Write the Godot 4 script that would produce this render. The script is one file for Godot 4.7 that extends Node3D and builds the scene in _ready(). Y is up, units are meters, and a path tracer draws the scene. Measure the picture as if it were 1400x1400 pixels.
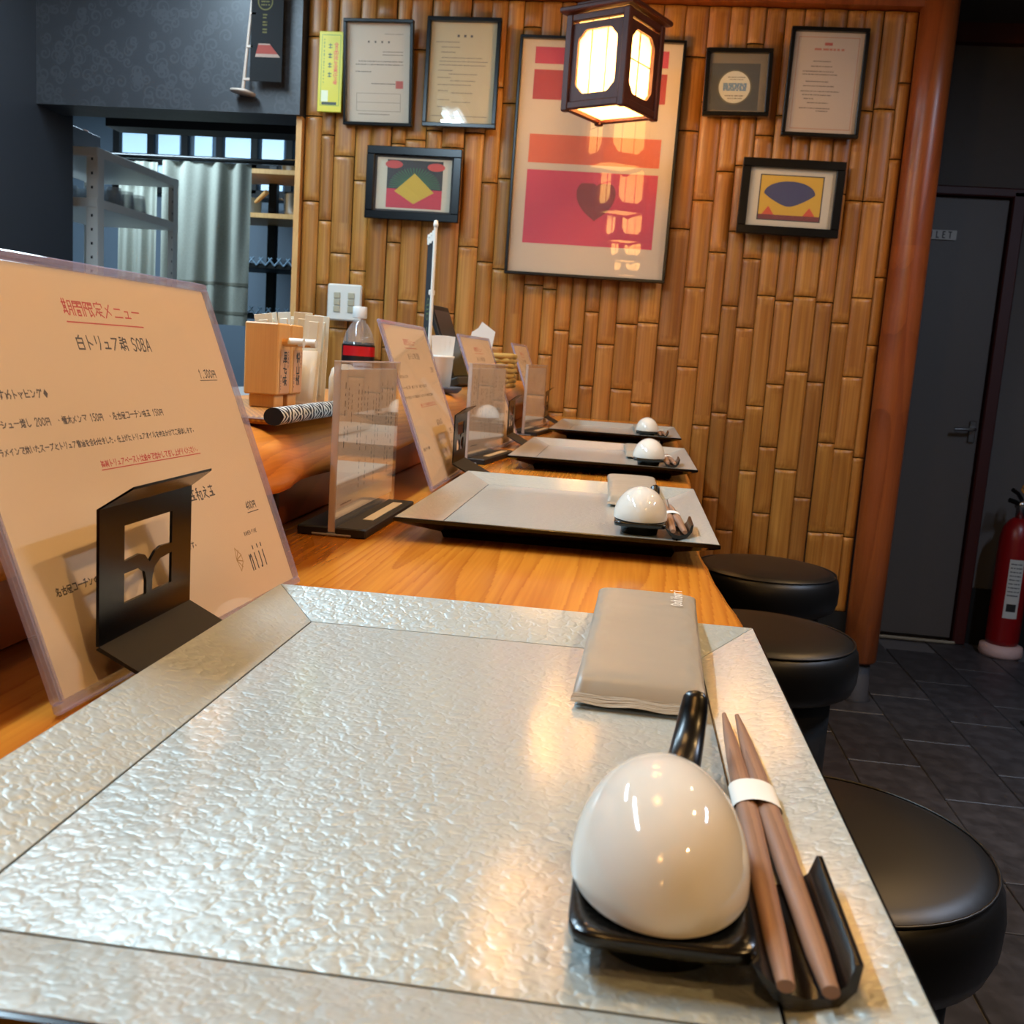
extends Node3D
# A ramen counter: camera just above the first place setting, looking along the counter to the bamboo wall.
# Units are metres, floor at y = 0, the counter runs along z, the bamboo wall stands at z = -2.85.

const CT := 0.735      # counter top
const LT := 0.827       # raised shelf top
const WZ := -2.85      # bamboo face
var rng := RandomNumberGenerator.new()
var M := {}
var taken := {}

# ------------------------------------------------------------------ geometry
class Geo:
	var st := SurfaceTool.new()
	func _init():
		st.begin(Mesh.PRIMITIVE_TRIANGLES)
	func tri(a: Vector3, b: Vector3, c: Vector3, ua := Vector2.ZERO, ub := Vector2.ZERO, uc := Vector2.ZERO, g := -1):
		st.set_smooth_group(g)
		st.set_uv(ua); st.add_vertex(a)
		st.set_uv(ub); st.add_vertex(b)
		st.set_uv(uc); st.add_vertex(c)
	func tri_out(a: Vector3, b: Vector3, c: Vector3, from: Vector3, g := -1):
		var n := (b - a).cross(c - a)
		if n.dot((a + b + c) / 3.0 - from) > 0.0:
			tri(a, c, b, Vector2.ZERO, Vector2.ZERO, Vector2.ZERO, g)
		else:
			tri(a, b, c, Vector2.ZERO, Vector2.ZERO, Vector2.ZERO, g)
	func quad_out(a: Vector3, b: Vector3, c: Vector3, d: Vector3, from: Vector3, g := -1):
		tri_out(a, b, c, from, g); tri_out(a, c, d, from, g)
	# four corners seen from the front: top left, top right, bottom right, bottom left
	func face(a: Vector3, b: Vector3, c: Vector3, d: Vector3):
		tri(a, b, c, Vector2(0, 0), Vector2(1, 0), Vector2(1, 1)); tri(a, c, d, Vector2(0, 0), Vector2(1, 1), Vector2(0, 1))
	func box(c: Vector3, s: Vector3, bev := 0.0, bs := Basis()):
		var h := s * 0.5
		var b: float = min(bev, min(h.x, min(h.y, h.z)) * 0.95)
		var p := func(ax: int, sx: int, sy: int, sz: int) -> Vector3:
			var q := Vector3(sx * (h.x - (0.0 if ax == 0 else b)), sy * (h.y - (0.0 if ax == 1 else b)), sz * (h.z - (0.0 if ax == 2 else b)))
			return c + bs * q
		for s1 in [-1, 1]:
			quad_out(p.call(0, s1, -1, -1), p.call(0, s1, 1, -1), p.call(0, s1, 1, 1), p.call(0, s1, -1, 1), c)
			quad_out(p.call(1, -1, s1, -1), p.call(1, 1, s1, -1), p.call(1, 1, s1, 1), p.call(1, -1, s1, 1), c)
			quad_out(p.call(2, -1, -1, s1), p.call(2, 1, -1, s1), p.call(2, 1, 1, s1), p.call(2, -1, 1, s1), c)
		if b > 0.0:
			for s1 in [-1, 1]:
				for s2 in [-1, 1]:
					quad_out(p.call(0, s1, s2, -1), p.call(0, s1, s2, 1), p.call(1, s1, s2, 1), p.call(1, s1, s2, -1), c)
					quad_out(p.call(0, s1, -1, s2), p.call(0, s1, 1, s2), p.call(2, s1, 1, s2), p.call(2, s1, -1, s2), c)
					quad_out(p.call(1, -1, s1, s2), p.call(1, 1, s1, s2), p.call(2, 1, s1, s2), p.call(2, -1, s1, s2), c)
					for s3 in [-1, 1]:
						tri_out(p.call(0, s1, s2, s3), p.call(1, s1, s2, s3), p.call(2, s1, s2, s3), c)
	# a surface of rows of points; turned outward by its signed volume when solid
	func rows(r: Array, closed := false, smooth := 0, uv := Rect2(0, 0, 1, 1), solid := true, cap := false):
		var nv := r.size()
		var nu: int = (r[0] as Array).size()
		var mid := Vector3.ZERO
		for row in r:
			for q in row:
				mid += q
		mid /= float(nv * nu)
		var vol := 0.0
		var last := nu if closed else nu - 1
		for j in nv - 1:
			for i in last:
				var a: Vector3 = r[j][i]; var b: Vector3 = r[j][(i + 1) % nu]; var c: Vector3 = r[j + 1][(i + 1) % nu]; var d: Vector3 = r[j + 1][i]
				vol += (b - a).cross(c - a).dot(a - mid) + (c - a).cross(d - a).dot(a - mid)
		var flip := solid and vol > 0.0
		for j in nv - 1:
			for i in last:
				var a: Vector3 = r[j][i]; var b: Vector3 = r[j][(i + 1) % nu]; var c: Vector3 = r[j + 1][(i + 1) % nu]; var d: Vector3 = r[j + 1][i]
				var u0 := uv.position.x + uv.size.x * i / float(last); var u1 := uv.position.x + uv.size.x * (i + 1) / float(last)
				var v0 := uv.position.y + uv.size.y * j / float(nv - 1); var v1 := uv.position.y + uv.size.y * (j + 1) / float(nv - 1)
				var ua := Vector2(u0, v0); var ub := Vector2(u1, v0); var uc := Vector2(u1, v1); var ud := Vector2(u0, v1)
				if flip:
					tri(a, c, b, ua, uc, ub, smooth); tri(a, d, c, ua, ud, uc, smooth)
				else:
					tri(a, b, c, ua, ub, uc, smooth); tri(a, c, d, ua, uc, ud, smooth)
		if cap:
			for e in [0, nv - 1]:
				var m := Vector3.ZERO
				for q in r[e]:
					m += q
				m /= float(nu)
				for i in nu:
					tri_out(m, r[e][i], r[e][(i + 1) % nu], mid)
	# points (radius, height) from bottom to top round the y axis
	func lathe(at: Vector3, pts: Array, seg := 32, smooth := 0, uv := Rect2(0, 0, 1, 1)):
		var r := []
		for q in pts:
			var row := []
			for i in seg:
				var a := TAU * i / seg
				row.append(at + Vector3(q.x * cos(a), q.y, q.x * sin(a)))
			r.append(row)
		rows(r, true, smooth, uv)
	func tube(path: Array, rad, sides := 10, cap := true, squash := 1.0, across := Vector3.ZERO):
		var r := []
		for k in path.size():
			var t: Vector3 = (path[min(k + 1, path.size() - 1)] - path[max(k - 1, 0)]).normalized()
			var up := Vector3.UP if abs(t.y) < 0.9 else Vector3.RIGHT
			var s := t.cross(up).normalized() if across == Vector3.ZERO else (across - t * across.dot(t)).normalized()
			var w := s.cross(t).normalized()
			var q: float = rad[k] if rad is Array else rad
			var row := []
			for i in sides:
				var a := TAU * i / sides
				row.append(path[k] + s * cos(a) * q + w * sin(a) * q * squash)
			r.append(row)
		rows(r, true, 0, Rect2(0, 0, 1, 1), true, cap)
	# a flat polygon (x, y) with optional holes bridged by the caller, given depth along z
	func prism(poly: PackedVector2Array, z0: float, z1: float, bs := Basis(), at := Vector3.ZERO):
		var idx := Geometry2D.triangulate_polygon(poly)
		var mid := Vector2.ZERO
		for q in poly:
			mid += q
		mid /= float(poly.size())
		var zm := (z0 + z1) * 0.5
		for k in range(0, idx.size(), 3):
			for z in [z0, z1]:
				var a := poly[idx[k]]; var b := poly[idx[k + 1]]; var c := poly[idx[k + 2]]
				var ctr := (a + b + c) / 3.0
				tri_out(at + bs * Vector3(a.x, a.y, z), at + bs * Vector3(b.x, b.y, z), at + bs * Vector3(c.x, c.y, z), at + bs * Vector3(ctr.x, ctr.y, zm))
		var ccw := not Geometry2D.is_polygon_clockwise(poly)
		var n := poly.size()
		for i in n:
			var a := poly[i]; var b := poly[(i + 1) % n]
			var o := Vector2(b.y - a.y, a.x - b.x).normalized() * (1.0 if ccw else -1.0)
			var m := (a + b) * 0.5 - o * 0.001
			quad_out(at + bs * Vector3(a.x, a.y, z0), at + bs * Vector3(b.x, b.y, z0), at + bs * Vector3(b.x, b.y, z1), at + bs * Vector3(a.x, a.y, z1), at + bs * Vector3(m.x, m.y, zm))
	func mesh() -> ArrayMesh:
		st.generate_normals()
		return st.commit()

func geo() -> Geo:
	return Geo.new()

func numbered(called: String) -> String:
	var n: int = taken.get(called, 0)
	taken[called] = n + 1
	return called if n == 0 else "%s_%03d" % [called, n]

func put(g, called: String, m: Material, parent: Node = self) -> MeshInstance3D:
	var o := MeshInstance3D.new()
	o.mesh = g.mesh() if g is Geo else g
	o.material_override = m
	o.cast_shadow = GeometryInstance3D.SHADOW_CASTING_SETTING_ON
	o.name = numbered(called) if parent == self else called
	parent.add_child(o, true)
	return o

func tag(o: Node, label: String, category: String, group := "") -> Node:
	o.set_meta("label", label); o.set_meta("category", category)
	if group != "":
		o.set_meta("group", group)
	return o

func struct(o: Node, label := "") -> Node:
	o.set_meta("kind", "structure")
	if label != "":
		o.set_meta("label", label)
	return o

func thing(called: String, at: Vector3, label: String, category: String, group := "", turn := 0.0) -> Node3D:
	var o := Node3D.new()
	o.name = numbered(called)
	add_child(o)
	o.position = at; o.rotation.y = turn
	tag(o, label, category, group)
	return o

func copy(src: Node3D, called: String, at: Vector3, label: String, turn := 0.0) -> Node3D:
	var o: Node3D = src.duplicate()
	o.name = numbered(called)
	add_child(o)
	o.position = at; o.rotation.y = turn
	o.set_meta("label", label)
	return o

# ------------------------------------------------------------------ materials
func mat(c: Color, rough := 0.6, metal := 0.0) -> StandardMaterial3D:
	var m := StandardMaterial3D.new()
	m.albedo_color = c; m.roughness = rough; m.metallic = metal
	return m

func clear(c: Color, alpha: float, rough := 0.03) -> StandardMaterial3D:
	var m := mat(Color(c.r, c.g, c.b, alpha), rough)
	m.transparency = BaseMaterial3D.TRANSPARENCY_ALPHA
	return m

func printed(img: Image, rough := 0.6) -> StandardMaterial3D:
	var m := mat(Color.WHITE, rough)
	img.generate_mipmaps()
	m.albedo_texture = ImageTexture.create_from_image(img)
	return m

func noise(kind: int, freq: float, seed_ := 1, oct := 3) -> FastNoiseLite:
	var n := FastNoiseLite.new()
	n.noise_type = kind; n.frequency = freq; n.seed = seed_
	n.fractal_octaves = oct
	return n

func tex(img: Image) -> ImageTexture:
	img.generate_mipmaps()
	return ImageTexture.create_from_image(img)

# flowing wood grain; rows run along the grain
func wood(w: int, h: int, light: Color, dark: Color, rings: float, stretch: float, seed_: int) -> Image:
	var img := Image.create(w, h, false, Image.FORMAT_RGB8)
	var a := noise(FastNoiseLite.TYPE_SIMPLEX_SMOOTH, 0.0045, seed_, 2)
	var f := noise(FastNoiseLite.TYPE_SIMPLEX, 0.11, seed_ + 3, 2)
	var b := noise(FastNoiseLite.TYPE_SIMPLEX_SMOOTH, 0.006, seed_ + 7, 2)
	for y in h:
		for x in w:
			var n := a.get_noise_2d(x, y * stretch) * rings + x * 0.012
			var r := n - floorf(n)
			r = r * r * r
			var k := 0.45 * r + 0.28 * (f.get_noise_2d(x * 2.0, y * stretch * 0.5) * 0.5 + 0.5) + 0.3 * (b.get_noise_2d(x, y * 0.6) * 0.5 + 0.5)
			img.set_pixel(x, y, light.lerp(dark, clampf(k, 0.0, 1.0)))
	return img

func planar(m: StandardMaterial3D, s: Vector3) -> StandardMaterial3D:
	m.uv1_triplanar = true; m.uv1_scale = s
	return m

# pebbled relief: soft lumps with creases between them
func pebbles(n: int, cells: float) -> Image:
	var img := Image.create(n, n, false, Image.FORMAT_L8)
	var c := FastNoiseLite.new()
	c.noise_type = FastNoiseLite.TYPE_CELLULAR; c.frequency = cells / n; c.seed = 5
	c.cellular_return_type = FastNoiseLite.RETURN_DISTANCE2_SUB; c.cellular_distance_function = FastNoiseLite.DISTANCE_EUCLIDEAN
	c.fractal_type = FastNoiseLite.FRACTAL_NONE
	var d := noise(FastNoiseLite.TYPE_SIMPLEX_SMOOTH, cells * 1.4 / n, 9, 2)
	var e := noise(FastNoiseLite.TYPE_SIMPLEX_SMOOTH, cells * 1.2 / n, 19, 2)
	for y in n:
		for x in n:
			var wx := x * 0.85 + d.get_noise_2d(x, y) * 6.0
			var wy := y + d.get_noise_2d(x + 500, y + 90) * 6.0
			var v := maxf(0.0, c.get_noise_2d(wx, wy) + 1.0)
			var q := clampf(0.72 * (1.0 - exp(-2.6 * v)) + 0.18 + e.get_noise_2d(x, y) * 0.22, 0.0, 1.0)
			img.set_pixel(x, y, Color(q, q, q))
	return img

func make_materials():
	M.black = mat(Color(0.018, 0.016, 0.016), 0.28)
	M.black_matte = mat(Color(0.02, 0.02, 0.022), 0.6)
	M.lacquer = mat(Color(0.02, 0.014, 0.012), 0.18)
	M.iron = mat(Color(0.03, 0.027, 0.025), 0.22)
	M.bookend = mat(Color(0.045, 0.042, 0.04), 0.24, 0.6)
	M.leather = mat(Color(0.016, 0.015, 0.016), 0.42)
	M.glaze = mat(Color(0.86, 0.84, 0.80), 0.06)
	M.white = mat(Color(0.86, 0.85, 0.83), 0.4)
	M.paper = mat(Color(0.9, 0.89, 0.86), 0.75)
	M.plastic = mat(Color(0.88, 0.86, 0.82), 0.35)
	M.steel = mat(Color(0.7, 0.7, 0.7), 0.25, 1.0)
	M.clear = clear(Color(0.88, 0.86, 0.9), 0.06, 0.03); M.clear.metallic_specular = 0.3
	M.sleeve_edge = clear(Color(0.70, 0.68, 0.82), 0.38, 0.1)
	M.glass = clear(Color(1, 1, 1), 0.03, 0.01)
	M.milky = clear(Color(0.93, 0.9, 0.84), 0.72, 0.3)
	# wood
	var counter_img := wood(512, 2048, Color(0.86, 0.56, 0.19), Color(0.66, 0.36, 0.10), 9.0, 0.16, 11)
	M.counter = mat(Color.WHITE, 0.2); M.counter.albedo_texture = tex(counter_img)
	M.shelf = mat(Color(1.0, 0.97, 0.92), 0.38); M.shelf.albedo_texture = M.counter.albedo_texture
	var red_img := wood(256, 1024, Color(0.62, 0.33, 0.15), Color(0.44, 0.20, 0.08), 5.0, 0.1, 31)
	M.red_wood = planar(mat(Color.WHITE, 0.33), Vector3(3, 0.8, 3)); M.red_wood.albedo_texture = tex(red_img)
	M.apron = planar(mat(Color(1.0, 0.9, 0.78), 0.3), Vector3(3, 3, 0.5)); M.apron.albedo_texture = M.red_wood.albedo_texture
	M.lantern = planar(mat(Color(0.55, 0.42, 0.36), 0.5), Vector3(5, 2, 5)); M.lantern.albedo_texture = M.red_wood.albedo_texture
	var pale := wood(256, 512, Color(0.88, 0.68, 0.42), Color(0.78, 0.55, 0.31), 4.0, 0.08, 41)
	M.pale_wood = planar(mat(Color.WHITE, 0.5), Vector3(9, 5, 9)); M.pale_wood.albedo_texture = tex(pale)
	var chop := wood(128, 512, Color(0.62, 0.475, 0.38), Color(0.42, 0.30, 0.23), 6.0, 0.06, 51)
	M.chopstick = mat(Color.WHITE, 0.5); M.chopstick.albedo_texture = tex(chop)
	# bamboo: one grain, several tones
	var bam := Image.create(128, 512, false, Image.FORMAT_RGB8)
	var bn := noise(FastNoiseLite.TYPE_SIMPLEX, 0.05, 61, 3); var bl := noise(FastNoiseLite.TYPE_SIMPLEX_SMOOTH, 0.012, 63, 3)
	for y in 512:
		for x in 128:
			var k := clampf(0.5 + 0.5 * bn.get_noise_2d(x * 3.0, y * 0.12) + 0.5 * bl.get_noise_2d(x, y), 0.0, 1.0)
			bam.set_pixel(x, y, Color(1, 1, 1).lerp(Color(0.80, 0.72, 0.60), k))
	var bt := tex(bam)
	M.bamboo = []
	for c in [Color(0.72, 0.50, 0.22), Color(0.68, 0.46, 0.19), Color(0.76, 0.53, 0.24), Color(0.64, 0.43, 0.19), Color(0.71, 0.48, 0.21), Color(0.73, 0.51, 0.25)]:
		var m := mat(c, 0.42)
		m.albedo_texture = bt
		M.bamboo.append(m)
	# tray: pearly paper-like surface with pebbled relief
	var peb := tex(pebbles(1024, 58.0))
	M.pearl = mat(Color(0.69, 0.72, 0.71), 0.45, 0.35)
	M.pearl.heightmap_enabled = true; M.pearl.clearcoat_enabled = true; M.pearl.clearcoat = 0.8; M.pearl.clearcoat_roughness = 0.12
	M.pearl.heightmap_scale = 0.06; M.pearl.heightmap_texture = peb
	# wallpaper with a scroll pattern
	var wp := Image.create(512, 512, false, Image.FORMAT_RGB8)
	var w2 := noise(FastNoiseLite.TYPE_SIMPLEX, 0.3, 73, 2)
	for y in 512:
		for x in 512:
			wp.set_pixel(x, y, Color(0.17, 0.17, 0.18).lerp(Color(0.22, 0.22, 0.235), w2.get_noise_2d(x, y) * 0.5 + 0.5))
	var wr2 := RandomNumberGenerator.new(); wr2.seed = 5
	for k in 150:
		var at := Vector2(wr2.randf() * 512, wr2.randf() * 512); var a0 := wr2.randf() * TAU; var sgn := 1.0 if wr2.randf() < 0.5 else -1.0; var big := wr2.randf_range(14, 30)
		for i in 60:
			var t := i / 59.0
			var p := at + Vector2.from_angle(a0 + sgn * t * 8.5) * big * (1.0 - 0.85 * t)
			dot(wp, fposmod(p.x, 512.0), fposmod(p.y, 512.0), 1.0 + 3.4 * sin(PI * t), Color(0.232, 0.232, 0.246))
	M.wallpaper = planar(mat(Color.WHITE, 0.45), Vector3(2.6, 2.6, 2.6)); M.wallpaper.albedo_texture = tex(wp)
	M.navy = mat(Color(0.15, 0.155, 0.175), 0.5)
	M.grey_wall = mat(Color(0.36, 0.345, 0.335), 0.7)
	M.ceiling = mat(Color(0.30, 0.27, 0.24), 0.85)
	M.grout = mat(Color(0.36, 0.36, 0.37), 0.9)
	M.tiles = []
	var tn := noise(FastNoiseLite.TYPE_SIMPLEX, 0.02, 81, 4)
	var ti := Image.create(256, 256, false, Image.FORMAT_RGB8)
	for y in 256:
		for x in 256:
			var k := 0.86 + 0.2 * tn.get_noise_2d(x, y)
			ti.set_pixel(x, y, Color(k, k, k))
	var tt := tex(ti)
	for c in [Color(0.25, 0.25, 0.27), Color(0.23, 0.23, 0.25), Color(0.27, 0.265, 0.28)]:
		var m := planar(mat(c, 0.42), Vector3(3, 3, 3))
		m.albedo_texture = tt
		M.tiles.append(m)
	M.kitchen_wall = mat(Color(0.42, 0.47, 0.52), 0.6)
	M.linen = mat(Color(0.72, 0.72, 0.66), 0.9)
	var ln := Image.create(256, 256, false, Image.FORMAT_RGB8)
	var l1 := noise(FastNoiseLite.TYPE_SIMPLEX, 0.4, 91, 2)
	for y in 256:
		for x in 256:
			var k := 0.88 + 0.07 * l1.get_noise_2d(x * 0.1, y) + 0.07 * l1.get_noise_2d(x, y * 0.1 + 99.0)
			ln.set_pixel(x, y, Color(k, k, k))
	M.linen.albedo_texture = tex(ln); M.linen.uv1_scale = Vector3(3, 5, 1)
	M.linen.backlight_enabled = true; M.linen.backlight = Color(0.5, 0.5, 0.45)
	M.oshibori = mat(Color(0.60, 0.56, 0.50), 0.42)
	var wr := noise(FastNoiseLite.TYPE_SIMPLEX_SMOOTH, 0.012, 95, 3).get_image(256, 256)
	M.oshibori.heightmap_enabled = true; M.oshibori.heightmap_scale = 0.1; M.oshibori.heightmap_texture = tex(wr)
	M.tissue = mat(Color(0.92, 0.92, 0.91), 0.9)
	M.red_frame = mat(Color(0.26, 0.07, 0.05), 0.5)

# ------------------------------------------------------------------ lettering: each glyph is a few strokes on a ten by ten grid
const GLYPHS := {
	"期": "0242 1017 3037 1434 1535 0747 1708 3749 616759 6191 9199 6494 6696", "間": "0109 0141 4144 0242 0444 5191 9199 5154 5292 5494 3639 3666 6669 3767 3969",
	"限": "0109 0141 4123 2345 4514 5191 9194 5292 5494 5159 5978 7698 7599", "定": "5051 1113 1191 9193 2474 5458 5686 3508 3699", "メ": "7109 2377", "ニ": "1383 0898",
	"ュ": "2464 6458 1888", "ー": "0494", "ト": "3039 3486", "リ": "2025 7075 7559", "フ": "1181 8154 5419", "お": "0252 3038 3816 1645 4584 8487 8769 6082",
	"す": "0292 5057 5737 3745 4555 5739", "め": "1338 7019 1725 2574 7496 9679", "ッ": "1325 4355 8337 3749", "ピ": "1018 1888 1464 8181 9191", "ン": "1133 1848 4883",
	"グ": "3014 2171 7146 4629 8292 9091", "チ": "6021 0494 5147 4729", "ャ": "1585 8567 3349", "シ": "1132 0435 1857 5783", "し": "2027 2749 4987", "・": "4455",
	"マ": "0191 9155 3467", "コ": "1181 8188 1888", "名": "3013 2161 6108 2435 4549 4585 8589 4989", "古": "0393 5055 2529 2585 8589 2989", "屋": "1181 8184 1484 1108 2585 4537 3777 5559 2999",
	"味": "0206 0232 3236 0636 4282 3595 6069 6539 6599", "玉": "1181 2575 0898 5058 6677", "特": "2029 1132 0536 4282 6145 4595 3797 8489 5768", "製": "0242 2045 1434 6164 9085 0696 5456 4608 5799 3929",
	"ペ": "0533 3397 8182 9192", "ス": "1171 7109 4589", "は": "1019 3393 7077 7757 5748 4899", "途": "0112 0424 2427 2709 0999 6033 6094 3585 6058 4537 8598", "中": "1316 1383 8386 1686 5059",
	"で": "0191 9146 4648 4889 7285", "溶": "0112 0314 0917 5051 3233 3292 9293 5335 7385 3658 5897 4749 4777 7779 4979", "か": "0364 6459 5937 3009 8295", "て": "0191 9145 4547 4789",
	"召": "2181 8165 5124 2529 2575 7579 2979", "上": "5059 5484 0999", "が": "0364 6459 5938 3009 8285 9092", "り": "2025 2533 7065 6549", "く": "7025 2589", "だ": "0343 2008 5585 5989 8091",
	"さ": "0282 5066 2517 1789", "い": "1016 1628 7286", "。": "2627 2737 3736 3626", "鶏": "3010 1242 0444 1424 0747 2408 2649 6051 5156 5191 9194 5393 5696 9699 5768", "ガ": "0272 7268 6858 3008 8091",
	"ラ": "2171 1484 8459", "イ": "7105 4449", "炊": "0214 4233 2025 2509 2549 6053 5292 9283 7255 5549 7399", "た": "0252 3008 5484 5858 5989", "プ": "1171 7156 5619 8180 9091",
	"と": "3144 8235 3517 1789", "醤": "1014 0333 3034 5043 5182 8254 7085 2529 2585 8589 2989 4547 6567 2787", "油": "0112 0314 0917 3439 3494 9499 3999 3696 6069", "を": "0272 4026 2655 5558 8436 3649 4989",
	"合": "5004 5094 3464 2629 2676 7679 2979", "わ": "2029 0332 3208 2655 5593 9398 9869", "せ": "0494 7076 2028 2889", "ま": "1282 1585 5057 5738 3869", "仕": "3005 2529 3494 6069 4999",
	"げ": "1017 1718 3383 6066 6649 8091", "に": "1019 3373 3747 4889", "オ": "0292 6069 6249 5318", "ル": "2026 2608 6069 6997", "吹": "0206 0232 3236 0636 6043 5292 9283 7255 5539 7399",
	"き": "1272 1575 3078 2718 1879", "け": "1019 3393 7077 7759", "ご": "2171 2717 1889 8091", "提": "2029 0343 0746 5054 5090 9094 5494 4696 7668 5668 4998", "供": "3005 2529 4393 5056 8086 3797 5739 7799",
	"釜": "5013 5083 2474 3353 1686 0999 5359 3658 7668", "和": "3011 0343 2029 2406 2446 6369 6393 9399 6999", "え": "4061 2373 7318 3557 5799", "の": "5248 4827 2714 1443 4382 8286 8669",
	"濃": "0112 0314 0917 3034 3090 9094 3494 5054 7074 3292 3696 3638 4787 4759 8799", "厚": "0191 1109 3236 3282 8286 3686 3484 3777 5759 3898", "円": "1119 1181 8189 1585 5155",
	"白": "5032 1219 1282 8289 1989 1585", "増": "0333 2028 0947 5061 8071 4244 4292 9294 4494 6264 5659 5686 8689 5989 5787", "極": "0333 2029 2305 2345 4191 6158 4347 4363 6367 4767 7393 9378 7399 4999",
	"太": "0393 5053 5309 5399 4558", "黒": "2025 2080 8085 2585 5058 2383 1686 0898 1809 3849 5869 8899", "七": "0485 4048 4889 8987", "山": "5058 1319 1989 8389", "椒": "0333 2029 2305 2345 5055 5373 4575 5569 7191 9159 7399",
	"粉": "2029 0343 2305 2346 1112 3132 6043 7094 5585 8579 6539", "食": "5003 5093 3363 3339 3373 7376 3676 3957 5689", "品": "3034 3070 7074 3474 0509 0545 4549 0949 5559 5595 9599 5999",
	"衛": "2003 2415 1519 4161 4345 4563 3767 5459 7191 7494 8589", "生": "2013 1383 2676 5059 0999", "責": "1181 2373 0595 5055 2628 2676 7678 2878 2777 3809 6899", "任": "3005 2529 8041 4494 6069 4989",
	"者": "1272 5055 0595 8108 3639 3676 7679 3979 3877", "S": "8160 6030 3012 1224 2475 7587 8769 6939 3918", "O": "4012 1217 1749 4987 8782 8240", "B": "1019 1060 6072 7254 5414 5476 7687 8769 6919", "A": "0950 5099 2676",
	"T": "0090 5059", "I": "5059", "L": "2029 2989", "E": "2029 2080 2474 2989", "R": "2029 2070 7082 8264 6424 5489", "M": "1019 1055 5590 9099", "N": "1019 1089 8980", "F": "2029 2080 2474",
	"n": "2329 2534 3463 6374 7479", "i": "5359 5051", "j": "6367 6759 5939 6061", "o": "4324 2427 2749 4967 6774 7453 5343", "s": "7443 4324 2435 3566 6677 7758 5828", "h": "2029 2533 3363 6375 7579",
	"b": "2029 2444 4464 6475 7577 7769 6929", "r": "2329 2543 4373", "0": "4012 1217 1749 4987 8782 8240", "1": "3250 5059", "2": "1230 3070 7083 8319 1989", "3": "1180 8044 4475 7587 8759 5918",
	"4": "6006 0696 6069", "5": "8020 2024 2464 6486 8669 6918", ",": "5859 5949",
}

func dot(img: Image, x: float, y: float, r: float, c: Color):
	var w := img.get_width(); var h := img.get_height()
	for j in range(int(floor(y - r)), int(ceil(y + r)) + 1):
		for i in range(int(floor(x - r)), int(ceil(x + r)) + 1):
			if i < 0 or j < 0 or i >= w or j >= h:
				continue
			var k := clampf(r + 0.5 - Vector2(i - x, j - y).length(), 0.0, 1.0)
			if k > 0.0:
				img.set_pixel(i, j, img.get_pixel(i, j).lerp(c, k))

func line(img: Image, a: Vector2, b: Vector2, r: float, c: Color):
	var n := int(ceil(a.distance_to(b) / maxf(0.6, r * 0.6)))
	for k in n + 1:
		var p := a.lerp(b, k / float(max(n, 1)))
		dot(img, p.x, p.y, r, c)

# writes left to right, or down when tall; returns where it ended
func write(img: Image, s: String, x: float, y: float, size: float, c: Color, r := 1.4, tall := false, narrow := 1.0) -> float:
	for ch in s:
		var cjk := ch.unicode_at(0) > 0x2fff or ch == "・"
		var wd := size * (1.0 if cjk else 0.62) * narrow
		if ch == "◆":
			for j in int(size):
				var hw: float = size * 0.36 * (1.0 - absf(j / size * 2.0 - 1.0))
				img.fill_rect(Rect2i(int(x + size * 0.5 - hw), int(y) + j, int(hw * 2.0) + 1, 1), c)
			wd = size
		elif GLYPHS.has(ch):
			for s1 in (GLYPHS[ch] as String).split(" "):
				var pts := []
				for k in range(0, s1.length() - 1, 2):
					pts.append(Vector2(x + s1[k].to_int() / 9.0 * wd * 0.82, y + s1[k + 1].to_int() / 9.0 * size * 0.9))
				for k in pts.size() - 1:
					line(img, pts[k], pts[k + 1], r, c)
		elif ch == " ":
			wd = size * 0.5
		if tall:
			y += size * 1.06
		else:
			x += wd
	return y if tall else x

# rows of tiny print that cannot be read in the photograph: broken dashes
func dashes(img: Image, x0: int, x1: int, y: int, t: int, c: Color, seed_: int):
	var r := RandomNumberGenerator.new()
	r.seed = seed_
	var x := x0
	while x < x1:
		var n := r.randi_range(t, t * 4)
		img.fill_rect(Rect2i(x, y, min(n, x1 - x), t), c)
		x += n + r.randi_range(1, t)

func dashes_down(img: Image, x: int, y0: int, y1: int, t: int, c: Color, seed_: int):
	var r := RandomNumberGenerator.new()
	r.seed = seed_
	var y := y0
	while y < y1:
		var n := r.randi_range(t, t * 3)
		img.fill_rect(Rect2i(x, y, t, min(n, y1 - y)), c)
		y += n + r.randi_range(t, t * 2)

func sheet(w: int, h: int, c: Color) -> Image:
	var img := Image.create(w, h, false, Image.FORMAT_RGB8)
	img.fill(c)
	return img

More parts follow.
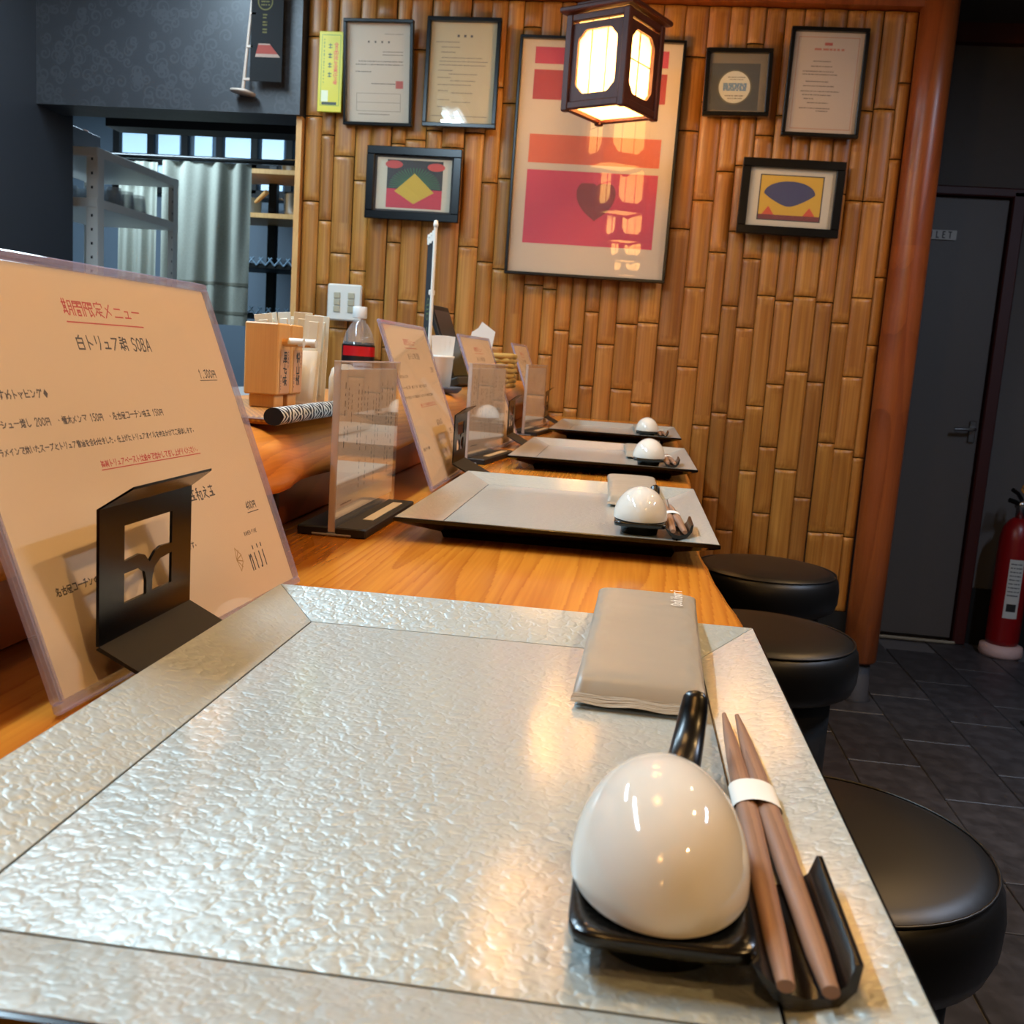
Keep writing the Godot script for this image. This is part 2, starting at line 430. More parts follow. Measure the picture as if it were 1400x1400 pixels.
# ------------------------------------------------------------------ the scene
func _ready():
	rng.seed = 7
	# camera
	var cam := Camera3D.new()
	cam.position = Vector3(0, 0.89, 0)
	cam.rotation = Vector3(-0.1526, 0.11177, 0.06841)
	cam.fov = rad_to_deg(2.0 * atan(700.0 / 1370.1))
	cam.near = 0.01; cam.far = 60.0
	add_child(cam)
	cam.current = true
	var lens := CameraAttributesPhysical.new()
	lens.frustum_focal_length = 12.0 / (700.0 / 1370.1)
	lens.frustum_focus_distance = 0.66; lens.exposure_aperture = 20.0
	lens.frustum_near = 0.01; lens.frustum_far = 60.0
	cam.attributes = lens
	var we := WorldEnvironment.new()
	var env := Environment.new()
	env.background_mode = Environment.BG_COLOR
	env.background_color = Color(0.02, 0.02, 0.025)
	env.tonemap_mode = Environment.TONE_MAPPER_LINEAR
	env.tonemap_exposure = 0.95
	env.sdfgi_enabled = true; env.ssao_enabled = true; env.ssil_enabled = true
	we.environment = env
	add_child(we)
	make_materials()
	lights()
	room()
	bamboo_wall()
	passage()
	kitchen()
	counter()
	stools()
	lanterns()
	wall_hangings()
	place_settings()
	menus()
	shelf_things()
	small_banner_on_soffit()

func area(at: Vector3, towards: Vector3, size: Vector2, c: Color, e: float, called: String):
	var l := AreaLight3D.new()
	l.name = called
	l.area_size = size; l.light_color = c; l.light_energy = e
	l.shadow_enabled = true
	l.area_range = 30.0
	add_child(l)
	l.look_at_from_position(at, at + towards, Vector3.UP if absf(towards.normalized().y) < 0.9 else Vector3(0, 0, -1))

func lights():
	var cool := Color(0.80, 0.92, 1.0)
	# two fluorescent battens over the open kitchen, left of the counter
	var g: Geo
	var tube := mat(Color(0.95, 0.97, 1.0), 0.4); tube.emission_enabled = true; tube.emission = cool; tube.emission_energy_multiplier = 12.0
	for e in [[Vector3(-0.86, 1.97, -0.85), 3.3, "white fluorescent tube lamp on the ceiling just behind the raised shelf"], [Vector3(-1.25, 1.97, -2.1), 1.8, "white fluorescent tube lamp on the ceiling before the kitchen opening"]]:
		var f := thing("fluorescent_lamp", e[0], e[2], "lamp", "fluorescent lamps")
		g = geo(); g.box(Vector3(0, 0.055, 0), Vector3(0.1, 0.05, 1.1), 0.006); put(g, "housing", M.white, f)
		for x in [-0.025, 0.025]:
			g = geo(); g.tube([Vector3(x, 0.012, -0.5), Vector3(x, 0.012, 0.5)], 0.013, 12); put(g, "tube", tube, f)
		area(e[0] + Vector3(0, -0.015, 0), Vector3.DOWN, Vector2(0.08, 1.0), cool, e[1], "fluorescent_light")
	# kitchen ceiling lamp beyond the opening
	var k := thing("kitchen_lamp", Vector3(-2.3, 2.0, -3.9), "white ceiling lamp in the back kitchen", "lamp")
	g = geo(); g.box(Vector3(0, 0.025, 0), Vector3(0.7, 0.05, 0.12), 0.006); put(g, "housing", tube, k)
	area(Vector3(-2.3, 1.99, -3.9), Vector3.DOWN, Vector2(0.7, 0.12), cool, 3.0, "kitchen_light")
	# cool strip lamp on the ceiling over the aisle, right of the frame
	var q := thing("aisle_lamp", Vector3(1.5, 2.0, -1.5), "cool white strip lamp on the ceiling over the aisle", "lamp")
	g = geo(); g.box(Vector3(0, 0.035, 0), Vector3(0.09, 0.05, 0.66), 0.006); put(g, "housing", M.white, q)
	g = geo(); g.tube([Vector3(0, 0.002, -0.3), Vector3(0, 0.002, 0.3)], 0.012, 12); put(g, "tube", tube, q)
	area(Vector3(1.5, 1.985, -1.5), Vector3.DOWN, Vector2(0.06, 0.6), Color(0.80, 0.88, 1.0), 1.9, "aisle_light")
	# warm downlights over the seats
	for p in [Vector3(0.9, 2.05, -2.1), Vector3(0.9, 2.05, -1.0), Vector3(0.9, 2.05, 0.1)]:
		var d := thing("downlight", p, ["round warm downlight in the ceiling nearest the bamboo wall", "round warm downlight in the ceiling over the second stool", "round warm downlight in the ceiling above the camera side"][int(round((p.z + 2.1) / 1.1))], "lamp", "ceiling downlights")
		g = geo(); g.lathe(Vector3.ZERO, [Vector2(0.035, -0.004), Vector2(0.05, -0.006), Vector2(0.05, 0.0)], 24); put(g, "rim", M.white, d)
		var em := mat(Color(1, 0.9, 0.75), 0.4); em.emission_enabled = true; em.emission = Color(1.0, 0.78, 0.5); em.emission_energy_multiplier = 14.0
		g = geo(); g.lathe(Vector3.ZERO, [Vector2(0.0, -0.003), Vector2(0.034, -0.002)], 24); put(g, "bulb", em, d)
		var s := SpotLight3D.new()
		s.name = "downlight_beam"; s.light_color = Color(1.0, 0.80, 0.52); s.light_energy = 1.15
		s.spot_angle = 62.0; s.spot_range = 12.0; s.spot_attenuation = 2.0; s.light_size = 0.035; s.shadow_enabled = true
		add_child(s)
		s.look_at_from_position(p + Vector3(0, -0.012, 0), p + Vector3(-0.5, -1, 0), Vector3(0, 0, -1))

func slab(called: String, lo: Vector3, hi: Vector3, m: Material, parent: Node = self) -> MeshInstance3D:
	var g := geo(); g.box((lo + hi) * 0.5, hi - lo); return put(g, called, m, parent)

func room():
	# floor with slate tiles, grout between
	var fl := slab("floor", Vector3(-3.3, -0.12, -5.4), Vector3(2.5, -0.005, 2.3), M.grout)
	struct(fl, "dark slate tile floor with pale grout")
	var tile_mesh := {}
	var tw := 0.172; var tl := 0.36
	for i in range(-5, 10):
		for j in range(0, 12):
			var x := 0.75 + tw * i
			var z := -3.62 + tl * j + (0.18 if posmod(i, 2) == 1 else 0.0)
			var g: Geo
			if tile_mesh.is_empty():
				g = geo(); g.box(Vector3.ZERO, Vector3(tw - 0.004, 0.01, tl - 0.004), 0.0012); tile_mesh.m = g.mesh()
			var o := put(tile_mesh.m, "tile", M.tiles[posmod(i * 7 + j * 5 + i * j, 3)], fl)
			o.position = Vector3(x + tw * 0.5, -0.005, z + tl * 0.5)
	struct(slab("ceiling", Vector3(-3.3, 2.06, -5.4), Vector3(2.5, 2.2, 2.3), M.ceiling), "plain dim ceiling")
	struct(slab("wall_left", Vector3(-1.87, 0, -3.01), Vector3(-1.764, 2.06, 2.3), M.navy), "plain dark blue-grey side wall")
	struct(slab("wall_soffit", Vector3(-1.764, 1.515, -2.96), Vector3(-0.985, 2.06, -2.82), M.wallpaper), "dark grey wallpaper with scroll pattern above the kitchen opening")
	struct(slab("wall_front", Vector3(-3.3, 0, 2.2), Vector3(2.5, 2.06, 2.3), M.grey_wall))
	struct(slab("wall_right", Vector3(2.4, 0, -5.4), Vector3(2.5, 2.06, 2.2), M.grey_wall))
	# reddish beam along the top of the bamboo
	struct(slab("trim_1", Vector3(-0.985, 1.845, -2.87), Vector3(0.66, 1.93, -2.825), M.red_wood), "reddish wooden beam on top of the bamboo wall")
	struct(slab("trim_2", Vector3(-1.0, 0, -2.96), Vector3(-0.984, 1.515, -2.84), M.pale_wood), "thin wooden edge of the kitchen opening")

func thing_structure(called: String, at: Vector3) -> Node3D:
	var o := Node3D.new(); o.name = called; add_child(o); o.position = at; o.set_meta("kind", "structure"); return o

func bamboo_wall():
	var wl := slab("wall_back", Vector3(-0.984, 0, -2.96), Vector3(0.66, 2.06, -2.868), mat(Color(0.10, 0.055, 0.03), 0.9))
	struct(wl, "wall faced with upright split bamboo")
	var x := -0.982
	var n := 0
	while x < 0.645:
		var w := rng.randf_range(0.038, 0.063)
		if 0.648 - x - w < 0.03:
			w = 0.648 - x
		var y := 0.245
		var first := rng.randf_range(0.06, 0.30)
		var deep := rng.randf_range(0.009, 0.0125)
		var off := rng.randf_range(-0.003, 0.002)
		var lean := rng.randf_range(-0.002, 0.002)
		var tone := rng.randi_range(0, 5)
		while y < 1.84:
			var h := minf(first if y < 0.25 else rng.randf_range(0.17, 0.33), 1.845 - y)
			if 1.845 - (y + h) < 0.05:
				h = 1.845 - y
			var rws := []
			var ys := [0.0, 0.004, 0.012, 0.03, h - 0.03, h - 0.013, h - 0.005, h - 0.003]
			var bs := [0.78, 0.95, 1.03, 1.0, 0.98, 1.08, 1.02, 0.70]
			if h < 0.07:
				ys = [0.0, 0.004, h - 0.007, h - 0.0045]; bs = [0.72, 1.0, 1.02, 0.62]
			for k in ys.size():
				var row := []
				for i in 9:
					var a := PI * (0.06 + 0.88 * i / 8.0)
					var px: float = -cos(a) / cos(PI * 0.06) * (w - 0.0012) * 0.5 * (1.0 + 0.012 * (bs[k] - 1.0))
					row.append(Vector3(px, ys[k], pow(sin(a), 0.8) * deep * bs[k]))
				rws.append(row)
			var g := geo()
			g.rows(rws, false, 0, Rect2(rng.randf() * 0.5, rng.randf(), 0.5, h * 2.0), false)
			var o := put(g, "bamboo_piece", M.bamboo[(tone if rng.randf() < 0.7 else rng.randi_range(0, 5))], wl)
			o.position = Vector3(x + w * 0.5 + lean * (y - 1.0), y, -2.866 + off)
			y += h
			n += 1
		x += w
	print("bamboo pieces ", n)
	struct(slab("baseboard_back", Vector3(-0.984, 0, -2.868), Vector3(0.655, 0.243, -2.856), M.black_matte), "black skirting below the bamboo")
	# round log post with its stone foot
	var p := thing("log_post", Vector3(0.695, 0, -2.845), "polished reddish round log post at the right end of the bamboo wall", "post")
	var g := geo(); g.lathe(Vector3.ZERO, [Vector2(0.0, 0.11), Vector2(0.04, 0.11), Vector2(0.046, 0.117), Vector2(0.047, 0.5), Vector2(0.049, 1.0), Vector2(0.047, 1.6), Vector2(0.048, 2.06), Vector2(0.0, 2.06)], 28)
	put(g, "log", M.red_wood, p)
	g = geo(); g.lathe(Vector3.ZERO, [Vector2(0.0, 0.0), Vector2(0.043, 0.0), Vector2(0.036, 0.008), Vector2(0.031, 0.109), Vector2(0.0, 0.109)], 20)
	put(g, "stone_foot", mat(Color(0.22, 0.22, 0.24), 0.8), p)

func passage():
	var wl := slab("wall_door", Vector3(0.62, 0, -3.73), Vector3(2.4, 2.06, -3.63), M.grey_wall)
	struct(wl, "dim grey wall at the end of the passage")
	struct(slab("wall_passage", Vector3(0.60, 0, -3.63), Vector3(0.66, 2.06, -2.96), M.grey_wall))
	struct(slab("baseboard_door", Vector3(1.22, 0, -3.63), Vector3(2.4, 0.2, -3.615), M.black_matte), "black skirting beside the door")
	var d := thing_structure("door_1", Vector3(0.92, 0, -3.63))
	d.set_meta("label", "dark grey flush door with red-brown frame")
	var g := geo(); g.box(Vector3(0, 0.765, 0.012), Vector3(0.52, 1.5, 0.024), 0.003); put(g, "door_leaf", mat(Color(0.36, 0.34, 0.325), 0.5), d)
	g = geo(); g.box(Vector3(0.285, 0.77, 0.02), Vector3(0.042, 1.54, 0.05), 0.004); g.box(Vector3(0, 1.535, 0.02), Vector3(0.62, 0.03, 0.05), 0.004); put(g, "door_frame", M.red_frame, d)
	g = geo(); g.box(Vector3(0.238, 0.745, 0.028), Vector3(0.022, 0.075, 0.008), 0.002); g.tube([Vector3(0.238, 0.755, 0.03), Vector3(0.238, 0.755, 0.055), Vector3(0.225, 0.754, 0.06), Vector3(0.17, 0.752, 0.06)], 0.006, 10); put(g, "door_handle", M.steel, d)
	var rope := thing("draught_rope", Vector3(1.06, 0.006, -3.58), "pale twisted rope lying along the foot of the grey door", "rope")
	var pth := []; for k in 25: pth.append(Vector3(-0.13 + 0.26 * k / 24.0, 0.0, 0.002 * sin(k * 2.1)))
	g = geo(); g.tube(pth, 0.006, 8); put(g, "cord", mat(Color(0.6, 0.57, 0.5), 0.9), rope)
	# sign
	var im := sheet(360, 76, Color(0.78, 0.78, 0.76))
	var x := 20.0
	for ch in "TOILET":
		write(im, ch, x, 12, 54, Color(0.1, 0.1, 0.1), 4.2); x += 54
	sign_plate("toilet_sign", Vector3(0.955, 1.392, -3.598), 0.135, 0.031, 0.003, im, "small white TOILET sign on the grey door", "sign")
	# red beam over the passage
	struct(slab("trim_3", Vector3(0.66, 2.0, -3.63), Vector3(2.4, 2.06, -3.59), M.red_frame), "red-brown beam above the passage wall")
	# extinguisher
	var e := thing("fire_extinguisher", Vector3(1.315, 0, -3.50), "red fire extinguisher on a pale round base by the door", "extinguisher")
	var red := mat(Color(0.5, 0.02, 0.03), 0.35)
	g = geo(); g.lathe(Vector3.ZERO, [Vector2(0, 0), Vector2(0.066, 0), Vector2(0.07, 0.01), Vector2(0.068, 0.035), Vector2(0.05, 0.042), Vector2(0, 0.042)], 24); put(g, "base_ring", mat(Color(0.75, 0.62, 0.6), 0.6), e)
	g = geo(); g.lathe(Vector3.ZERO, [Vector2(0, 0.04), Vector2(0.05, 0.042), Vector2(0.053, 0.06), Vector2(0.053, 0.40), Vector2(0.046, 0.44), Vector2(0.03, 0.465), Vector2(0.018, 0.475), Vector2(0, 0.475)], 28); put(g, "cylinder", red, e)
	g = geo(); g.lathe(Vector3.ZERO, [Vector2(0, 0.475), Vector2(0.014, 0.475), Vector2(0.014, 0.505), Vector2(0.02, 0.51), Vector2(0.02, 0.53), Vector2(0, 0.53)], 16); put(g, "valve", M.steel, e)
	g = geo(); g.tube([Vector3(0.0, 0.52, 0), Vector3(-0.03, 0.53, 0.02), Vector3(-0.05, 0.535, 0.03)], 0.008, 8); g.tube([Vector3(0.0, 0.535, 0), Vector3(-0.025, 0.56, 0.02), Vector3(-0.045, 0.57, 0.03)], 0.007, 8); put(g, "lever", M.black, e)
	var ring := []; for k in 13: ring.append(Vector3(0.0 + 0.014 * cos(TAU * k / 12.0), 0.575 + 0.014 * sin(TAU * k / 12.0), 0.025))
	g = geo(); g.tube(ring, 0.004, 6); put(g, "pin_ring", mat(Color(0.75, 0.5, 0.12), 0.4), e)
	g = geo(); g.tube([Vector3(0.015, 0.515, 0.0), Vector3(0.06, 0.50, 0.01), Vector3(0.075, 0.40, 0.01), Vector3(0.068, 0.25, 0.0), Vector3(0.066, 0.16, 0.0)], 0.009, 8); put(g, "hose", M.black, e)
	var li := sheet(120, 300, Color(0.72, 0.72, 0.7))
	for r in 9: dashes(li, 12, 108, 20 + r * 20, 6, Color(0.3, 0.3, 0.32), 100 + r)
	li.fill_rect(Rect2i(20, 226, 80, 40), Color(0.1, 0.1, 0.1))
	var rr := []
	for j in 2:
		var row := []
		for i in 9:
			var a := lerpf(1.25, 2.1, i / 8.0)
			row.append(Vector3(-cos(a) * 0.0535 * -1.0, 0.34 - j * 0.2, sin(a) * 0.0535))
		row.reverse()
		rr.append(row)
	g = geo(); g.rows(rr, false, 0, Rect2(0, 0, 1, 1), false); put(g, "sticker", printed(li), e)
	# mat
	var mt := thing("floor_mat", Vector3(1.42, 0, -2.3), "dark-edged doormat with a pale middle at the right", "mat")
	g = geo(); g.box(Vector3(0, 0.004, 0), Vector3(0.6, 0.008, 0.95), 0.002); put(g, "border", M.black_matte, mt)
	g = geo(); g.box(Vector3(0, 0.0085, 0), Vector3(0.53, 0.003, 0.88), 0.001); put(g, "pile", mat(Color(0.42, 0.42, 0.44), 0.95), mt)

func sign_plate(called: String, at: Vector3, w: float, h: float, t: float, im: Image, label: String, cat: String) -> Node3D:
	var o := thing(called, at, label, cat)
	var g := geo(); g.box(Vector3(0, 0, -t * 0.5 - 0.0003), Vector3(w, h, t), 0.0006); put(g, "plate", M.white, o)
	g = geo(); card(g, w - 0.001, h - 0.001, 0.0); put(g, "print", printed(im), o)
	return o

# an upright sheet facing +z, print on its front
func card(g: Geo, w: float, h: float, z: float, at := Vector3.ZERO):
	g.face(at + Vector3(-w / 2, h / 2, z), at + Vector3(w / 2, h / 2, z), at + Vector3(w / 2, -h / 2, z), at + Vector3(-w / 2, -h / 2, z))

func kitchen():
	struct(slab("wall_kitchen_back", Vector3(-3.3, 0, -5.1), Vector3(-0.95, 2.06, -5.0), M.kitchen_wall), "blue-grey back wall of the kitchen")
	struct(slab("wall_kitchen_right", Vector3(-1.0, 0, -5.0), Vector3(-0.95, 2.06, -2.96), M.kitchen_wall))
	struct(slab("wall_kitchen_left", Vector3(-3.3, 0, -5.0), Vector3(-3.2, 2.06, 2.2), M.kitchen_wall))
	# high strip window, panes with bars between
	var w := thing_structure("window_1", Vector3(-2.05, 1.755, -4.985))
	w.set_meta("label", "bright strip window high in the kitchen")
	var pane := mat(Color(0.9, 0.95, 1), 0.3); pane.emission_enabled = true; pane.emission = Color(0.66, 0.85, 1.0); pane.emission_energy_multiplier = 0.9
	var g: Geo
	for i in 7:
		g = geo(); g.box(Vector3(-0.54 + i * 0.18, 0, 0), Vector3(0.13 - 0.02 * (i % 3), 0.26, 0.006)); put(g, "window_pane", pane, w)
	g = geo()
	for i in 8: g.box(Vector3(-0.63 + i * 0.18, 0, 0.012), Vector3(0.035, 0.3, 0.02), 0.002)
	g.box(Vector3(0, 0.15, 0.012), Vector3(1.3, 0.04, 0.02), 0.002); g.box(Vector3(0, -0.15, 0.012), Vector3(1.3, 0.04, 0.02), 0.002); g.box(Vector3(0, -0.02, 0.012), Vector3(1.3, 0.025, 0.02), 0.002)
	put(g, "window_frame", M.black_matte, w)
	# white angle-steel rack
	var r := thing("steel_rack", Vector3(-2.03, 0, -3.6), "white perforated angle-steel rack in the kitchen opening", "rack")
	for sx in [-1, 1]:
		for sz in [-1, 1]:
			g = geo(); g.box(Vector3(sx * 0.165, 0.745, sz * 0.3), Vector3(0.04, 1.49, 0.003), 0.0005); g.box(Vector3(sx * 0.184, 0.745, sz * 0.3 - sz * 0.02), Vector3(0.003, 1.49, 0.04), 0.0005)
			var up := put(g, "upright", M.white, r)
			for k in 13:
				g = geo(); g.box(Vector3(sx * 0.165, 0.9 + k * 0.046, sz * 0.3 + 0.0018), Vector3(0.007, 0.009, 0.001)); put(g, "slot", M.black_matte, up)
	for y in [0.55, 1.0, 1.31, 1.475]:
		g = geo(); g.box(Vector3(0, y, 0), Vector3(0.37, 0.03, 0.61), 0.002); put(g, "shelf_board", M.white, r)
	# glasses on the rack
	for k in 9:
		var gl := thing("drinking_glass", Vector3(-2.12 + (k % 3) * 0.085, 1.325, -3.78 + (k / 3) * 0.09), "clear tumbler upside down on the white steel rack", "glass", "tumblers on the rack")
		g = geo(); g.lathe(Vector3.ZERO, [Vector2(0.0, 0.08), Vector2(0.025, 0.08), Vector2(0.027, 0.07), Vector2(0.033, 0.0), Vector2(0.031, 0.0), Vector2(0.025, 0.068), Vector2(0, 0.07)], 16)
		put(g, "tumbler", clear(Color(0.7, 0.75, 0.8), 0.35, 0.05), gl)
	var bg := thing("carton", Vector3(-2.1, 1.491, -3.55), "dark blue carton on top of the white steel rack", "box")
	g = geo(); g.box(Vector3(0, 0.05, 0), Vector3(0.14, 0.10, 0.2), 0.003); put(g, "body", mat(Color(0.05, 0.06, 0.12), 0.6), bg)
	g = geo(); g.box(Vector3(0, 0.1005, 0), Vector3(0.142, 0.003, 0.03), 0.0005); put(g, "tape", mat(Color(0.5, 0.3, 0.25), 0.4), bg)
	# curtains
	curtain(Vector3(-1.84, 0.945, -4.15), 0.385, 0.66, 7.0, "pale linen curtain hanging beside the white rack, the wider one")
	curtain(Vector3(-2.165, 0.945, -4.2), 0.17, 0.66, 4.0, "narrow pale linen curtain seen behind the white rack")
	var rod := thing("curtain_rod", Vector3(-1.95, 1.618, -4.15), "black rod carrying the kitchen curtains", "rod")
	g = geo(); g.tube([Vector3(-0.5, 0, 0), Vector3(0.9, 0, 0)], 0.011, 10); put(g, "bar", M.black, rod)
	for s in [-0.5, 0.9]:
		g = geo(); g.tube([Vector3(s, 0, 0), Vector3(s, 0.4, 0)], 0.008, 8); put(g, "hanger", M.black, rod)
	# pot shelf on the right of the opening
	var ps := thing("pot_shelf", Vector3(-1.66, 0, -4.6), "kitchen shelf unit with dark posts behind the opening", "shelf")
	for y in [1.00, 1.22, 1.44, 1.63]:
		g = geo(); g.box(Vector3(0.05, y, 0), Vector3(0.7, 0.022, 0.3), 0.002); put(g, "shelf_board", M.pale_wood if y > 1.4 else M.black_matte, ps)
	for x in [-0.1, 0.38]:
		g = geo(); g.box(Vector3(x, 0.85, -0.12), Vector3(0.04, 1.7, 0.04), 0.003); put(g, "post", mat(Color(0.08, 0.085, 0.09), 0.5), ps)
	for y in [1.235, 1.015]:
		g = geo()
		for i in 16:
			for s in [-1, 1]:
				g.tube([Vector3(-0.28 + i * 0.042, y - 0.012, 0.152), Vector3(-0.28 + i * 0.042 + s * 0.03, y + 0.022, 0.152)], 0.004, 5)
		put(g, "wire_edge", mat(Color(0.62, 0.72, 0.8), 0.4), ps)
	pan(Vector3(-1.83, 1.452, -4.58), 0.062, 0.075, mat(Color(0.62, 0.70, 0.78), 0.3), "pale blue saucepan with a wooden handle on the kitchen shelf", true)
	pan(Vector3(-1.60, 1.452, -4.58), 0.058, 0.10, M.steel, "steel stock pot on the kitchen shelf", false)
	pan(Vector3(-1.62, 1.642, -4.6), 0.06, 0.06, M.steel, "steel bowl pan on the top kitchen shelf", false)
	struct(slab("trim_4", Vector3(-1.764, 1.54, -3.3), Vector3(-1.0, 1.7, -3.2), M.black_matte), "dark lintel behind the soffit")

func curtain(at: Vector3, w: float, h: float, folds: float, label: String):
	var c := thing("curtain", at, label, "curtain", "kitchen curtains")
	var rws := []
	for j in 13:
		var row := []
		for i in 61:
			var u := i / 60.0; var v := j / 12.0
			row.append(Vector3((u - 0.5) * w, h * (1.0 - v), 0.013 * sin(u * TAU * folds * 0.5 + 0.5) * (0.5 + 0.5 * v) + 0.006 * sin(u * 31.0 + v * 2.0)))
		rws.append(row)
	var g := geo(); g.rows(rws, false, 0, Rect2(0, 0, 1, 1), false)
	put(g, "cloth", M.linen, c)
	for y in [0.17, 0.05]:
		var row0 := []; var row1 := []
		for i in 61:
			var u := i / 60.0; var v: float = 1.0 - y / h
			var z := 0.013 * sin(u * TAU * folds * 0.5 + 0.5) * (0.5 + 0.5 * v) + 0.006 * sin(u * 31.0 + v * 2.0) + 0.0015
			row0.append(Vector3((u - 0.5) * w, y + 0.006, z)); row1.append(Vector3((u - 0.5) * w, y - 0.006, z))
		g = geo(); g.rows([row0, row1], false, 0, Rect2(0, 0, 1, 1), false); put(g, "hem_seam", mat(Color(0.45, 0.44, 0.38), 0.9), c)

func pan(at: Vector3, r: float, h: float, m: Material, label: String, handle: bool):
	var p := thing("cooking_pot", at, label, "pot", "pots on the kitchen shelf")
	var g := geo(); g.lathe(Vector3.ZERO, [Vector2(0, 0), Vector2(r * 0.8, 0), Vector2(r * 0.97, h * 0.2), Vector2(r, h), Vector2(r * 1.05, h * 1.02), Vector2(r * 0.95, h * 0.98), Vector2(r * 0.9, h * 0.2), Vector2(0, h * 0.06)], 24); put(g, "bowl", m, p)
	if handle:
		g = geo(); g.tube([Vector3(r * 0.8, h * 0.75, r * 0.6), Vector3(r * 0.8 + 0.015, h * 0.85, r * 0.6 + 0.01), Vector3(r * 0.8 + 0.07, h * 1.3, r * 0.6 + 0.045)], [0.006, 0.009, 0.011], 8); put(g, "handle", M.pale_wood, p)
	else:
		for s in [-1, 1]:
			g = geo(); g.tube([Vector3(s * r, h * 0.8, -0.02), Vector3(s * (r + 0.02), h * 0.8, -0.015), Vector3(s * (r + 0.02), h * 0.8, 0.015), Vector3(s * r, h * 0.8, 0.02)], 0.004, 6); put(g, "handle", m, p)

# ------------------------------------------------------------------ counter and raised shelf
func counter():
	var c := thing("counter", Vector3.ZERO, "long honey-coloured wooden counter with a natural wavy edge", "counter")
	var edge := [[0.6, 0.06], [0.2, 0.058], [-0.2, 0.062], [-0.42, 0.068], [-0.55, 0.084], [-0.63, 0.083], [-0.70, 0.08], [-0.79, 0.074], [-0.85, 0.072], [-1.0, 0.074], [-1.2, 0.082], [-1.41, 0.092], [-1.62, 0.095], [-1.9, 0.1], [-2.23, 0.105], [-2.6, 0.11], [-2.845, 0.11]]
	var cu := Curve.new()
	cu.min_domain = 0.0; cu.max_domain = 3.5
	cu.min_value = 0.0; cu.max_value = 0.2
	for e in edge: cu.add_point(Vector2(0.6 - e[0], e[1]))
	cu.bake_resolution = 400; cu.bake()
	var rws := []
	for k in 116:
		var z := 0.6 - k * 0.03
		if z < -2.845: z = -2.845
		var ex := cu.sample_baked(0.6 - z) + 0.0012 * sin(z * 37.0)
		var b := CT
		rws.append([Vector3(-0.30, b - 0.055, z), Vector3(-0.30, b, z), Vector3(-0.18, b, z), Vector3(-0.06, b, z), Vector3(ex - 0.03, b, z), Vector3(ex - 0.008, b - 0.0005, z), Vector3(ex - 0.003, b - 0.003, z), Vector3(ex, b - 0.010, z), Vector3(ex - 0.002, b - 0.03, z), Vector3(ex - 0.014, b - 0.055, z), Vector3(-0.30, b - 0.055, z)])
		if z <= -2.845: break
	var g := geo(); swept(g, rws, Vector2(2.2, 0.30))
	put(g, "top", M.counter, c)
	g = geo(); g.box(Vector3(-0.33, 0.34, -1.12), Vector3(0.5, 0.679, 3.44), 0.003); put(g, "base", mat(Color(0.10, 0.06, 0.04), 0.6), c)
	# raised shelf
	var s := thing("raised_shelf", Vector3.ZERO, "raised orange wooden shelf with a rounded natural edge behind the menus", "shelf")
	rws = []
	for k in 116:
		var z := 0.6 - k * 0.03
		if z < -2.845: z = -2.845
		var w := 0.003 * sin(z * 5.1 + 1.0) + 0.002 * sin(z * 11.3) + 0.020 * exp(-pow((z + 0.695) / 0.065, 2.0))
		var v := 0.003 * sin(z * 7.7)
		rws.append([Vector3(-0.44, LT - 0.050, z), Vector3(-0.44, LT, z), Vector3(-0.345, LT, z), Vector3(-0.302 + w, LT - 0.0006, z), Vector3(-0.288 + w, LT - 0.004, z), Vector3(-0.275 + w, LT - 0.012 + v, z), Vector3(-0.266 + w, LT - 0.023 + v, z), Vector3(-0.260 + w, LT - 0.039 + v, z), Vector3(-0.263 + w, LT - 0.047 + v, z), Vector3(-0.28, LT - 0.050, z), Vector3(-0.44, LT - 0.050, z)])
		if z <= -2.845: break
	g = geo(); swept(g, rws, Vector2(2.2, 0.30))
	put(g, "slab", M.shelf, s)
	g = geo(); g.box(Vector3(-0.30, (CT + LT - 0.050) * 0.5, -1.12), Vector3(0.022, LT - 0.050 - CT, 3.44), 0.001); put(g, "apron_board", M.apron, s)
	var kn := geo()
	kn.lathe(Vector3.ZERO, [Vector2(0.008, 0.0), Vector2(0.007, 0.0008), Vector2(0.0, 0.001)], 20)
	var ko := put(kn, "wood_knot", mat(Color(0.16, 0.055, 0.03), 0.4), s)
	ko.position = Vector3(-0.289, 0.756, -0.80); ko.rotation.z = -PI / 2; ko.scale = Vector3(2.0, 1.0, 1.0)
	# lower worktop behind the shelf
	var w2 := thing("kitchen_worktop", Vector3.ZERO, "pale worktop on the kitchen side behind the raised shelf", "worktop")
	g = geo(); g.box(Vector3(-0.70, 0.755, -1.0), Vector3(0.515, 0.04, 3.2), 0.004); put(g, "top", mat(Color(0.66, 0.66, 0.66), 0.35), w2)
	g = geo(); g.box(Vector3(-0.78, 0.366, -1.0), Vector3(0.35, 0.732, 3.1), 0.004); put(g, "cabinet", M.grey_wall, w2)

# rows swept along z with grain coordinates in metres
func swept(g: Geo, rws: Array, s: Vector2):
	for j in rws.size() - 1:
		for i in (rws[0] as Array).size() - 1:
			var a: Vector3 = rws[j][i]; var b: Vector3 = rws[j][i + 1]; var c: Vector3 = rws[j + 1][i + 1]; var d: Vector3 = rws[j + 1][i]
			var f := func(p: Vector3) -> Vector2: return Vector2(p.x * s.x + (CT - p.y) * s.x, -p.z * s.y)
			g.tri(a, b, c, f.call(a), f.call(b), f.call(c), 0); g.tri(a, c, d, f.call(a), f.call(c), f.call(d), 0)
	for e in [0, rws.size() - 1]:
		var m: Vector3 = rws[e][1]
		for i in range(1, (rws[e] as Array).size() - 1):
			g.tri_out(rws[e][0], rws[e][i], rws[e][i + 1], Vector3(m.x, m.y, -1.1))

